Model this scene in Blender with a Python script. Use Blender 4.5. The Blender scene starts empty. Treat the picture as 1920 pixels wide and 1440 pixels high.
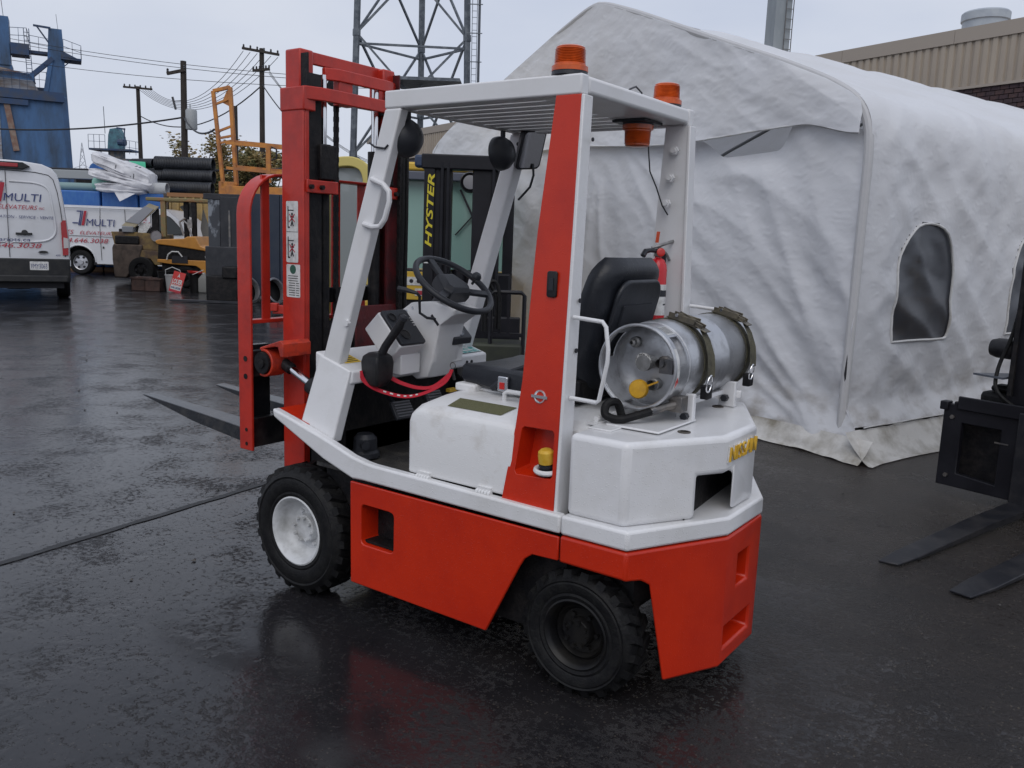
import bpy, bmesh, math, random
from mathutils import Vector, Matrix, noise
random.seed(7)
S = bpy.context.scene; C = S.collection
R = math.radians; PI = math.pi

# ------------------------------------------------------------------ camera, sky, sun, exposure
YA = -0.9529268581853103
CAM = (-2.76734419, 2.86906033, 1.53886238)
PITCH = 0.166829467; ROLL = -0.0366909763; FPX = 1620.02
cd = bpy.data.cameras.new('camera'); co = bpy.data.objects.new('camera', cd); C.objects.link(co)
cd.sensor_fit = 'HORIZONTAL'; cd.sensor_width = 36.0; cd.lens = FPX/1920*36; cd.clip_start = .05; cd.clip_end = 2000
F_ = Vector((math.cos(YA)*math.cos(PITCH), math.sin(YA)*math.cos(PITCH), -math.sin(PITCH)))
R_ = Vector((math.sin(YA), -math.cos(YA), 0)); D_ = F_.cross(R_)
R2 = math.cos(ROLL)*R_+math.sin(ROLL)*D_; D2 = -math.sin(ROLL)*R_+math.cos(ROLL)*D_
mw = Matrix((R2, -D2, -F_)).transposed().to_4x4(); mw.translation = Vector(CAM); co.matrix_world = mw
S.camera = co
w = bpy.data.worlds.new('World'); S.world = w; w.use_nodes = True
nt = w.node_tree; nt.nodes.clear()
out = nt.nodes.new('ShaderNodeOutputWorld'); bg = nt.nodes.new('ShaderNodeBackground')
sk = nt.nodes.new('ShaderNodeTexSky'); sk.sky_type = 'NISHITA'; sk.sun_disc = False
SUN_EL, SUN_AZ = R(48), R(118)      # direction the light comes from (azimuth measured from +x, counter-clockwise)
sk.sun_elevation = SUN_EL; sk.sun_rotation = R(90)-SUN_AZ; sk.dust_density = 4
tc = nt.nodes.new('ShaderNodeTexCoord'); mp = nt.nodes.new('ShaderNodeMapping'); mp.inputs['Scale'].default_value = (1, 1, 2.6)
nz = nt.nodes.new('ShaderNodeTexNoise'); nz.inputs['Scale'].default_value = 2.2; nz.inputs['Detail'].default_value = 5; nz.inputs['Roughness'].default_value = .5
cr = nt.nodes.new('ShaderNodeValToRGB')
cr.color_ramp.elements[0].position = .33; cr.color_ramp.elements[0].color = (.76, .835, 1.02, 1)
cr.color_ramp.elements[1].position = .70; cr.color_ramp.elements[1].color = (.97, 1.02, 1.14, 1)
sc = nt.nodes.new('ShaderNodeVectorMath'); sc.operation = 'SCALE'; sc.inputs['Scale'].default_value = 7.5
mx = nt.nodes.new('ShaderNodeMixRGB'); mx.inputs['Fac'].default_value = .9
L = nt.links.new
L(tc.outputs['Generated'], mp.inputs['Vector']); L(mp.outputs['Vector'], nz.inputs['Vector']); L(nz.outputs['Fac'], cr.inputs['Fac'])
L(cr.outputs['Color'], sc.inputs[0]); L(sk.outputs['Color'], mx.inputs['Color1']); L(sc.outputs['Vector'], mx.inputs['Color2'])
L(mx.outputs['Color'], bg.inputs['Color']); bg.inputs['Strength'].default_value = .10; L(bg.outputs['Background'], out.inputs['Surface'])
sl = bpy.data.lights.new('sun', 'SUN'); sl.energy = .85; sl.angle = R(50); sl.color = (1, .97, .93)
so = bpy.data.objects.new('sun', sl); C.objects.link(so)
so.rotation_euler = Vector((math.cos(SUN_AZ)*math.cos(SUN_EL), math.sin(SUN_AZ)*math.cos(SUN_EL), math.sin(SUN_EL))).to_track_quat('Z', 'Y').to_euler()
S.view_settings.view_transform = 'Standard'; S.view_settings.look = 'None'; S.view_settings.exposure = 0; S.view_settings.gamma = 1

# ------------------------------------------------------------------ helpers
def YP(lx, ly, z=0):            # a point of the yard: lx metres to the right, ly metres away, along the yard's own axes
    return Vector((CAM[0]+lx*math.sin(YA)+ly*math.cos(YA), CAM[1]-lx*math.cos(YA)+ly*math.sin(YA), z))
YROT = YA-PI/2

MC = {}
def M(name, col, rough=.5, metal=0., col2=None, nscale=6., lo=.42, hi=.62, bump=0., bscale=60., drops=0., coat=0., spec=.5, detail=5, stretch=None, rough2=None, trans=0., ior=1.45, alpha=1., emit=None, chips=None):
    if name in MC: return MC[name]
    m = bpy.data.materials.new(name); m.use_nodes = True; MC[name] = m
    n = m.node_tree.nodes; l = m.node_tree.links.new
    b = n['Principled BSDF']
    b.inputs['Base Color'].default_value = (*col, 1); b.inputs['Roughness'].default_value = rough; b.inputs['Metallic'].default_value = metal
    b.inputs['Specular IOR Level'].default_value = spec; b.inputs['Coat Weight'].default_value = coat; b.inputs['Coat Roughness'].default_value = .12
    b.inputs['Transmission Weight'].default_value = trans; b.inputs['IOR'].default_value = ior; b.inputs['Alpha'].default_value = alpha
    if emit: b.inputs['Emission Color'].default_value = (*col, 1); b.inputs['Emission Strength'].default_value = emit
    t = n.new('ShaderNodeTexCoord'); vec = t.outputs['Object']
    if stretch:
        mpn = n.new('ShaderNodeMapping'); mpn.inputs['Scale'].default_value = stretch; l(vec, mpn.inputs['Vector']); vec2 = mpn.outputs['Vector']
    else: vec2 = vec
    if col2 or rough2 is not None:
        nn = n.new('ShaderNodeTexNoise'); nn.inputs['Scale'].default_value = nscale; nn.inputs['Detail'].default_value = detail; nn.inputs['Roughness'].default_value = .62
        l(vec2, nn.inputs['Vector'])
        r = n.new('ShaderNodeMapRange'); r.inputs['From Min'].default_value = lo; r.inputs['From Max'].default_value = hi; l(nn.outputs['Fac'], r.inputs['Value'])
        if col2:
            mc = n.new('ShaderNodeMixRGB'); mc.inputs['Color1'].default_value = (*col, 1); mc.inputs['Color2'].default_value = (*col2, 1)
            l(r.outputs['Result'], mc.inputs['Fac']); l(mc.outputs['Color'], b.inputs['Base Color'])
        if rough2 is not None:
            r2 = n.new('ShaderNodeMapRange'); r2.inputs['To Min'].default_value = rough; r2.inputs['To Max'].default_value = rough2
            l(r.outputs['Result'], r2.inputs['Value']); l(r2.outputs['Result'], b.inputs['Roughness'])
    if chips:
        cn = n.new('ShaderNodeTexNoise'); cn.inputs['Scale'].default_value = 34; cn.inputs['Detail'].default_value = 6; cn.inputs['Roughness'].default_value = .75; l(vec, cn.inputs['Vector'])
        c5 = n.new('ShaderNodeMapRange'); c5.inputs['From Min'].default_value = .77; c5.inputs['From Max'].default_value = .80; c5.inputs['To Max'].default_value = .7; l(cn.outputs['Fac'], c5.inputs['Value'])
        m5 = n.new('ShaderNodeMixRGB'); m5.inputs['Color2'].default_value = (*chips, 1); l(c5.outputs['Result'], m5.inputs['Fac']); l(b.inputs['Base Color'].links[0].from_socket, m5.inputs['Color1']); l(m5.outputs['Color'], b.inputs['Base Color'])
    prev = None
    if bump:
        bn = n.new('ShaderNodeTexNoise'); bn.inputs['Scale'].default_value = bscale; bn.inputs['Detail'].default_value = 4; l(vec2, bn.inputs['Vector'])
        bb = n.new('ShaderNodeBump'); bb.inputs['Strength'].default_value = bump; bb.inputs['Distance'].default_value = .01
        l(bn.outputs['Fac'], bb.inputs['Height']); prev = bb
    if drops:
        v = n.new('ShaderNodeTexVoronoi'); v.inputs['Scale'].default_value = 140; l(vec, v.inputs['Vector'])
        rr = n.new('ShaderNodeMapRange'); rr.inputs['From Min'].default_value = .16; rr.inputs['From Max'].default_value = .34; rr.inputs['To Min'].default_value = 1; rr.inputs['To Max'].default_value = 0
        l(v.outputs['Distance'], rr.inputs['Value'])
        # keep only some of the cells
        sepc = n.new('ShaderNodeSeparateColor'); l(v.outputs['Color'], sepc.inputs['Color'])
        gt = n.new('ShaderNodeMath'); gt.operation = 'GREATER_THAN'; gt.inputs[1].default_value = .66; l(sepc.outputs[0], gt.inputs[0])
        mu = n.new('ShaderNodeMath'); mu.operation = 'MULTIPLY'; l(rr.outputs['Result'], mu.inputs[0]); l(gt.outputs[0], mu.inputs[1])
        bd = n.new('ShaderNodeBump'); bd.inputs['Strength'].default_value = drops; bd.inputs['Distance'].default_value = .006
        l(mu.outputs[0], bd.inputs['Height'])
        if prev: l(prev.outputs['Normal'], bd.inputs['Normal'])
        prev = bd
    if prev: l(prev.outputs['Normal'], b.inputs['Normal']); 
    if prev and coat: l(prev.outputs['Normal'], b.inputs['Coat Normal'])
    return m

class G:
    """collects shapes of one mesh object"""
    def __init__(s): s.v = []; s.f = []
    def add(s, v, f):
        k = len(s.v); s.v += [tuple(p) for p in v]; s.f += [tuple(i+k for i in q) for q in f]; return s
    def box(s, x0, x1, y0, y1, z0, z1, mat=None):
        v = [(x, y, z) for z in (z0, z1) for y in (y0, y1) for x in (x0, x1)]
        if mat is not None: v = [mat @ Vector(p) for p in v]
        return s.add(v, [(0, 2, 3, 1), (4, 5, 7, 6), (0, 1, 5, 4), (2, 6, 7, 3), (0, 4, 6, 2), (1, 3, 7, 5)])
    def bar(s, a, b, w, h=None, up=(0, 0, 1)):
        a = Vector(a); b = Vector(b); h = h or w; d = b-a; ln = d.length; d.normalize(); u = Vector(up)
        if abs(d.dot(u)) > .98: u = Vector((1, 0, 0))
        x = d.cross(u).normalized(); y = x.cross(d)
        m = Matrix((x, y, d)).transposed().to_4x4(); m.translation = a
        return s.box(-w/2, w/2, -h/2, h/2, 0, ln, m)
    def tube(s, path, r, seg=8, closed=False, caps=True):
        P = [Vector(p) for p in path]; n = len(P); rings = []; prev = None
        rr = r if isinstance(r, (list, tuple)) else [r]*n
        for i in range(n):
            if closed: t = (P[(i+1) % n]-P[i-1]).normalized()
            else: t = (P[min(i+1, n-1)]-P[max(i-1, 0)]).normalized()
            if prev is None:
                a = Vector((0, 0, 1)) if abs(t.z) < .9 else Vector((1, 0, 0)); x = t.cross(a).normalized()
            else:
                x = prev-t*prev.dot(t); x = x.normalized() if x.length > 1e-6 else t.orthogonal().normalized()
            prev = x; y = t.cross(x)
            rings.append([P[i]+rr[i]*(math.cos(2*PI*k/seg)*x+math.sin(2*PI*k/seg)*y) for k in range(seg)])
        v = [p for q in rings for p in q]; f = []
        m = n if closed else n-1
        for i in range(m):
            j = (i+1) % n
            for k in range(seg): f.append((i*seg+k, i*seg+(k+1) % seg, j*seg+(k+1) % seg, j*seg+k))
        if not closed and caps: f.append(tuple(range(seg-1, -1, -1))); f.append(tuple((n-1)*seg+k for k in range(seg)))
        return s.add(v, f)
    def cyl(s, a, b, r, seg=16, r2=None): return s.tube([a, b], [r, r if r2 is None else r2], seg)
    def lathe(s, prof, o=(0, 0, 0), d=(0, 0, 1), seg=24, a0=0, a1=2*PI):
        o = Vector(o); d = Vector(d).normalized(); x = d.orthogonal().normalized(); y = d.cross(x)
        full = abs(a1-a0-2*PI) < 1e-6; ns = seg if full else seg+1; v = []; f = []
        for r, h in prof:
            for k in range(ns):
                a = a0+(a1-a0)*k/seg; v.append(o+d*h+max(r, 1e-4)*(math.cos(a)*x+math.sin(a)*y))
        for i in range(len(prof)-1):
            for k in range(seg):
                k2 = (k+1) % ns; f.append((i*ns+k, i*ns+k2, (i+1)*ns+k2, (i+1)*ns+k))
        return s.add(v, f)
    def prism(s, pts, h0, h1, mp):
        """polygon pts (a,b); mp(a,b,h) -> 3-D"""
        n = len(pts); v = [mp(a, b, h0) for a, b in pts]+[mp(a, b, h1) for a, b in pts]
        f = [tuple(range(n)), tuple(range(2*n-1, n-1, -1))]+[(i, (i+1) % n, n+(i+1) % n, n+i) for i in range(n)]
        return s.add(v, f)
    def holed(s, outer, holes, h0, h1, mp):
        bm = bmesh.new(); es = []; loops = []
        for lp in [outer]+holes:
            vs = [bm.verts.new((a, b, 0)) for a, b in lp]; loops.append(vs)
            for i in range(len(vs)): es.append(bm.edges.new((vs[i], vs[(i+1) % len(vs)])))
        bmesh.ops.triangle_fill(bm, edges=es, use_beauty=True)
        bm.verts.index_update(); vs = [v.co.copy() for v in bm.verts]; n = len(vs)
        fs = [tuple(v.index for v in f.verts) for f in bm.faces]
        v = [mp(p.x, p.y, h0) for p in vs]+[mp(p.x, p.y, h1) for p in vs]
        f = fs+[tuple(i+n for i in reversed(q)) for q in fs]
        for lp in loops:
            for i in range(len(lp)):
                a = lp[i].index; b = lp[(i+1) % len(lp)].index; f.append((a, b, b+n, a+n))
        bm.free(); return s.add(v, f)
    def loft(s, secs, closed_sec=True, caps=True):
        n = len(secs[0]); v = [p for q in secs for p in q]; f = []
        for i in range(len(secs)-1):
            for k in range(n if closed_sec else n-1): f.append((i*n+k, i*n+(k+1) % n, (i+1)*n+(k+1) % n, (i+1)*n+k))
        if caps and closed_sec: f.append(tuple(range(n-1, -1, -1))); f.append(tuple((len(secs)-1)*n+k for k in range(n)))
        return s.add(v, f)

def tag(o, label=None, cat=None, group=None, kind=None):
    if label: o['label'] = label
    if cat: o['category'] = cat
    if group: o['group'] = group
    if kind: o['kind'] = kind
    return o
def thing(name, label, cat, loc=(0, 0, 0), rotz=0, group=None):
    o = bpy.data.objects.new(name, None); C.objects.link(o); o.location = loc; o.rotation_euler = (0, 0, rotz); o.empty_display_size = .1
    return tag(o, label, cat, group)
def obj(name, g, m, parent=None, bevel=0, seg=2, sm=35, weld=False, label=None):
    me = bpy.data.meshes.new(name); me.from_pydata([tuple(p) for p in g.v], [], g.f)
    bm = bmesh.new(); bm.from_mesh(me)
    if weld: bmesh.ops.remove_doubles(bm, verts=bm.verts, dist=1e-5)
    bmesh.ops.recalc_face_normals(bm, faces=bm.faces)
    bm.to_mesh(me); bm.free()
    me.polygons.foreach_set('use_smooth', [True]*len(me.polygons))
    me.set_sharp_from_angle(angle=R(sm))
    me.materials.append(m)
    o = bpy.data.objects.new(name, me); C.objects.link(o); o.parent = parent
    if bevel:
        b = o.modifiers.new('bevel', 'BEVEL'); b.width = bevel; b.segments = seg; b.limit_method = 'ANGLE'; b.angle_limit = R(38); b.harden_normals = False
    if label: o['label'] = label
    return o
def text(s, w_, h_, org, xd, yd, m, parent=None, ext=.001, shear=0, name='lettering', align='l', bold=0):
    cu = bpy.data.curves.new('t', 'FONT'); cu.body = s; cu.extrude = 0; cu.shear = shear; cu.offset = bold; cu.resolution_u = 3
    o = bpy.data.objects.new('t', cu); C.objects.link(o)
    dg = bpy.context.evaluated_depsgraph_get(); me = bpy.data.meshes.new_from_object(o.evaluated_get(dg))
    C.objects.unlink(o); bpy.data.objects.remove(o)
    xs = [v.co.x for v in me.vertices]; ys = [v.co.y for v in me.vertices]
    x0, x1, y0, y1 = min(xs), max(xs), min(ys), max(ys)
    X = Vector(xd).normalized(); Y = Vector(yd).normalized(); N = X.cross(Y); O = Vector(org)
    def put(c, e): return O+X*((c.x-x0)/(x1-x0)*w_)+Y*((c.y-y0)/(y1-y0)*h_)+N*e
    g = G(); fr = [put(v.co, ext) for v in me.vertices]
    fs = [tuple(p.vertices) for p in me.polygons]
    g.add(fr, fs)
    if ext > .002:       # raised letters: give the rim its depth
        bk = [put(v.co, 0) for v in me.vertices]; cnt = {}
        for q in fs:
            for i in range(len(q)):
                a, b = q[i], q[(i+1) % len(q)]; k = (min(a, b), max(a, b)); cnt[k] = cnt.get(k, 0)+1
        n = len(fr); g.v += [tuple(p) for p in bk]
        g.f += [(a, b, b+n, a+n) for (a, b), c in cnt.items() if c == 1]
    me2 = bpy.data.meshes.new(name); me2.from_pydata(g.v, [], g.f); me2.materials.append(m)
    if ext > .002:
        bm = bmesh.new(); bm.from_mesh(me2); bmesh.ops.recalc_face_normals(bm, faces=bm.faces); bm.to_mesh(me2); bm.free()
    ob = bpy.data.objects.new(name, me2); C.objects.link(ob); ob.parent = parent
    bpy.data.meshes.remove(me); bpy.data.curves.remove(cu)
    return ob
def copy_tree(o, parent=None):
    c = o.copy(); C.objects.link(c); c.parent = parent
    for ch in list(o.children): copy_tree(ch, c)
    return c
def rrect(x0, x1, y0, y1, r, n=4):
    p = []
    for cx, cy, a in ((x1-r, y0+r, -PI/2), (x1-r, y1-r, 0), (x0+r, y1-r, PI/2), (x0+r, y0+r, PI)):
        for k in range(n+1): p.append((cx+r*math.cos(a+PI/2*k/n), cy+r*math.sin(a+PI/2*k/n)))
    return p
def cut(o, *gs):
    """carve shapes out of a mesh for good"""
    cs = []
    for g in gs:
        c = obj('cutter', g, o.data.materials[0]); cs.append(c); m = o.modifiers.new('cut', 'BOOLEAN'); m.operation = 'DIFFERENCE'; m.solver = 'EXACT'; m.object = c
        while o.modifiers[0] != m and o.modifiers.find('cut') > 0: o.modifiers.move(o.modifiers.find(m.name), 0)
    bv = [m for m in o.modifiers if m.type == 'BEVEL']
    for b in bv: b.show_viewport = False
    dg = bpy.context.evaluated_depsgraph_get(); dg.update()
    me = bpy.data.meshes.new_from_object(o.evaluated_get(dg)); me.polygons.foreach_set('use_smooth', [True]*len(me.polygons)); me.set_sharp_from_angle(angle=R(35))
    for m in [m for m in o.modifiers if m.type == 'BOOLEAN']: o.modifiers.remove(m)
    for b in bv: b.show_viewport = True
    o.data = me
    for c in cs: bpy.data.objects.remove(c)
    return o
XZ = lambda y_sign=1: (lambda a, b, h: (a, h, b))
def mxz(a, b, h): return (a, h, b)
def myz(a, b, h): return (h, a, b)
def mxy(a, b, h): return (a, b, h)

# ------------------------------------------------------------------ materials
white = M('white_paint', (.73, .73, .74), .32, col2=(.64, .635, .625), nscale=5, lo=.45, hi=.75, drops=.32, bump=.08, bscale=9, coat=.25, chips=(.12, .09, .07))
whiteflat = M('white_paint_dry', (.73, .73, .74), .38, col2=(.65, .645, .635), nscale=4, lo=.45, hi=.8, bump=.08, bscale=14)
whitegrime = M('white_paint_grimy', (.72, .72, .72), .4, col2=(.50, .47, .43), nscale=7, lo=.55, hi=.85, drops=.3, bump=.1, bscale=30, chips=(.10, .08, .06))
red = M('red_paint', (.56, .026, .004), .30, col2=(.46, .018, .004), nscale=4, lo=.4, hi=.7, drops=.22, bump=.08, bscale=10, coat=.12, chips=(.10, .02, .01))
redmast = M('red_mast_paint', (.50, .028, .014), .36, col2=(.36, .020, .012), nscale=9, lo=.42, hi=.7, bump=.12, bscale=30, coat=.15, chips=(.04, .012, .01))
greasered = M('grease_red', (.10, .010, .012), .45, col2=(.035, .010, .012), nscale=9, bump=.2, bscale=60)
black = M('black_paint', (.008, .008, .010), .40, spec=.35, col2=(.028, .027, .028), nscale=10, bump=.1, bscale=40)
blackflat = M('black_greasy', (.006, .006, .0075), .55, spec=.3, col2=(.018, .016, .016), nscale=14, bump=.3, bscale=60)
steel = M('worn_steel', (.12, .12, .125), .4, .75, col2=(.22, .20, .18), nscale=12, bump=.15, bscale=60)
forksteel = M('fork_steel', (.022, .024, .029), .24, .2, col2=(.06, .056, .054), nscale=9, lo=.5, hi=.75, bump=.12, bscale=50)
chrome = M('chrome', (.75, .75, .76), .12, 1.)
rubber = M('rubber', (.005, .005, .006), .6, spec=.3, col2=(.011, .011, .011), nscale=30, bump=.25, bscale=120)
vinyl = M('black_vinyl', (.012, .014, .019), .38, bump=.25, bscale=14, drops=.3, col2=(.018, .020, .026), nscale=6)
plastic = M('dark_plastic', (.020, .022, .028), .42, bump=.15, bscale=300)
amber = M('amber_lens', (.66, .11, .015), .28, coat=.3, col2=(.48, .07, .010), nscale=20)
alu = M('aluminium', (.50, .51, .53), .36, .85, col2=(.30, .30, .31), nscale=14, lo=.5, hi=.75, bump=.12, bscale=26, drops=.25, rough2=.5)
aludull = M('aluminium_dull', (.34, .34, .34), .5, .6, col2=(.20, .20, .20), nscale=12, bump=.1, bscale=40)
webbing = M('olive_webbing', (.10, .092, .058), .8, bump=.5, bscale=320, col2=(.06, .055, .038), nscale=20)
gold = M('gold_paint', (.62, .36, .03), .45, col2=(.70, .45, .06), nscale=40)
yellowcap = M('yellow_plastic', (.62, .34, .02), .42, col2=(.45, .24, .02), nscale=20)
redplas = M('red_plastic', (.55, .02, .015), .3, coat=.3)
labelw = M('label_white', (.68, .68, .67), .5, col2=(.5, .5, .49), nscale=30)
labely = M('label_yellow', (.72, .48, .03), .5)
ink = M('ink', (.02, .02, .025), .6)
inkred = M('ink_red', (.42, .03, .05), .5)
inkblue = M('ink_blue', (.03, .045, .16), .5)
teal = M('teal_label', (.05, .28, .27), .5, col2=(.4, .5, .48), nscale=60)
grate = M('green_mesh', (.13, .13, .06), .7, bump=.8, bscale=200)
# ------------------------------------------------------------------ ground
def ground_mat():
    m = bpy.data.materials.new('wet_asphalt'); m.use_nodes = True; n = m.node_tree.nodes; l = m.node_tree.links.new
    b = n['Principled BSDF']; t = n.new('ShaderNodeTexCoord'); v = t.outputs['Object']
    def noi(s, d=4, r=.6):
        q = n.new('ShaderNodeTexNoise'); q.inputs['Scale'].default_value = s; q.inputs['Detail'].default_value = d; q.inputs['Roughness'].default_value = r; l(v, q.inputs['Vector']); return q.outputs['Fac']
    def rng(i, a, b_, c=0., d=1.):
        q = n.new('ShaderNodeMapRange'); q.inputs['From Min'].default_value = a; q.inputs['From Max'].default_value = b_; q.inputs['To Min'].default_value = c; q.inputs['To Max'].default_value = d; l(i, q.inputs['Value']); return q.outputs['Result']
    def mul(a, b_):
        q = n.new('ShaderNodeMath'); q.operation = 'MULTIPLY'; l(a, q.inputs[0]); l(b_, q.inputs[1]); return q.outputs[0]
    dotn = n.new('ShaderNodeVectorMath'); dotn.operation = 'DOT_PRODUCT'; l(v, dotn.inputs[0]); dotn.inputs[1].default_value = (math.sin(YA), -math.cos(YA), 0)
    lx0 = CAM[0]*math.sin(YA)-CAM[1]*math.cos(YA)          # distance to the right of the smooth, water-filmed slab
    big = noi(.8, 5, .6); mid = noi(3.2, 5, .65); fine = noi(130, 3, .7); grit = noi(34, 5, .72)
    bw = n.new('ShaderNodeMath'); bw.operation = 'MULTIPLY_ADD'; bw.inputs[1].default_value = 3.0; l(big, bw.inputs[0]); l(dotn.outputs['Value'], bw.inputs[2])
    coarse = rng(bw.outputs[0], lx0+1.5, lx0+4.2)
    c1 = n.new('ShaderNodeMixRGB'); c1.inputs['Color1'].default_value = (.012, .012, .014, 1); c1.inputs['Color2'].default_value = (.021, .020, .022, 1); l(rng(mid, .35, .68), c1.inputs['Fac'])
    c3 = n.new('ShaderNodeMixRGB'); c3.inputs['Color1'].default_value = (.018, .0135, .011, 1); c3.inputs['Color2'].default_value = (.030, .023, .019, 1); l(rng(mid, .35, .68), c3.inputs['Fac'])
    c4 = n.new('ShaderNodeMixRGB'); l(coarse, c4.inputs['Fac']); l(c1.outputs['Color'], c4.inputs['Color1']); l(c3.outputs['Color'], c4.inputs['Color2'])
    vo = n.new('ShaderNodeTexVoronoi'); vo.inputs['Scale'].default_value = 90; l(v, vo.inputs['Vector'])
    sep = n.new('ShaderNodeSeparateColor'); l(vo.outputs['Color'], sep.inputs['Color'])
    st = mul(mul(rng(sep.outputs[0], .80, 1.0), rng(vo.outputs['Distance'], .45, .15)), rng(coarse, 0, 1, .22, 1))
    pit = n.new('ShaderNodeMixRGB'); pit.inputs['Color2'].default_value = (.009, .009, .010, 1); l(rng(noi(46, 5, .7), .60, .66), pit.inputs['Fac']); l(c4.outputs['Color'], pit.inputs['Color1'])
    c2 = n.new('ShaderNodeMixRGB'); c2.inputs['Color2'].default_value = (.17, .145, .11, 1); l(pit.outputs['Color'], c2.inputs['Color1']); l(st, c2.inputs['Fac'])
    l(c2.outputs['Color'], b.inputs['Base Color'])
    rg_ = n.new('ShaderNodeMath'); rg_.operation = 'ADD'; rg_.use_clamp = True; l(coarse, rg_.inputs[0]); l(rng(noi(1.9, 6, .65), .38, .66, -.30, .55), rg_.inputs[1])
    l(rng(rg_.outputs[0], 0, 1, .17, .30), b.inputs['Roughness'])
    b.inputs['IOR'].default_value = 1.42
    bp = n.new('ShaderNodeBump'); bp.inputs['Distance'].default_value = .016
    l(rng(rg_.outputs[0], 0, 1, .9, 1.0), bp.inputs['Strength'])
    ad = n.new('ShaderNodeMath'); ad.operation = 'MULTIPLY_ADD'; ad.inputs[1].default_value = .5; l(fine, ad.inputs[0]); l(grit, ad.inputs[2])
    flo = n.new('ShaderNodeMath'); flo.operation = 'MAXIMUM'; l(ad.outputs[0], flo.inputs[0]); l(rng(rg_.outputs[0], 0, 1, .855, .55), flo.inputs[1]); l(flo.outputs[0], bp.inputs['Height'])   # water fills everything below its level
    b2 = n.new('ShaderNodeBump'); b2.inputs['Distance'].default_value = .02; b2.inputs['Strength'].default_value = .07; l(noi(7, 4, .6), b2.inputs['Height']); l(b2.outputs['Normal'], bp.inputs['Normal'])
    l(bp.outputs['Normal'], b.inputs['Normal'])
    return m
asphalt = ground_mat()
g = G(); g.add([(-400, -400, 0), (400, -400, 0), (400, 400, 0), (-400, 400, 0)], [(0, 1, 2, 3)])
tag(obj('ground', g, asphalt), kind='structure')
tar = M('tar_joint', (.004, .004, .005), .5, bump=.4, bscale=30)
def ribbon(pts, w_, z):
    g = G(); n = len(pts); v = []
    for i, p in enumerate(pts):
        p = Vector((p[0], p[1], 0)); a = Vector((*pts[max(i-1, 0)], 0)); b = Vector((*pts[min(i+1, n-1)], 0)); t = (b-a).normalized(); q = Vector((-t.y, t.x, 0))*w_/2*(1+.35*noise.noise(p*9))
        v += [(p.x+q.x, p.y+q.y, z), (p.x-q.x, p.y-q.y, z)]
    g.add(v, [(2*i, 2*i+1, 2*i+3, 2*i+2) for i in range(n-1)]); return g
jp = [(1.235+.004*math.sin(k*1.7)+.105*k*.1, 1.3-k*.1) for k in range(0, 40)]
tag(obj('pavement_joint', ribbon(jp, .042, .004), tar), kind='structure')
# small stones and litter on the wet ground
pebs = G()
for k in range(110):
    lx = random.uniform(-5.5, 2.4); ly = random.uniform(3.2, 13); p = YP(lx, ly)
    if -2 < p.x < .5 and -.7 < p.y < .8: continue
    r = random.uniform(.004, .011)*(1+ly*.05); m = Matrix.Translation((p.x, p.y, r*.4)) @ Matrix.Rotation(random.random()*6, 4, 'Z') @ Matrix.Diagonal((1, random.uniform(.5, 1), .6, 1))
    pebs.add([m @ Vector(q)*1 for q in ((r, 0, 0), (-r, .2*r, 0), (0, r, .1*r), (0, -r, 0), (.2*r, 0, r), (-.1*r, .1*r, -.6*r))], [(0, 2, 4), (2, 1, 4), (1, 3, 4), (3, 0, 4), (0, 5, 2), (2, 5, 1), (1, 5, 3), (3, 5, 0)])
tag(obj('loose_gravel', pebs, M('pebble', (.03, .028, .027), .5, col2=(.09, .08, .07), nscale=3)), 'small dark stones scattered over the wet asphalt', 'gravel', kind='stuff')
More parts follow.
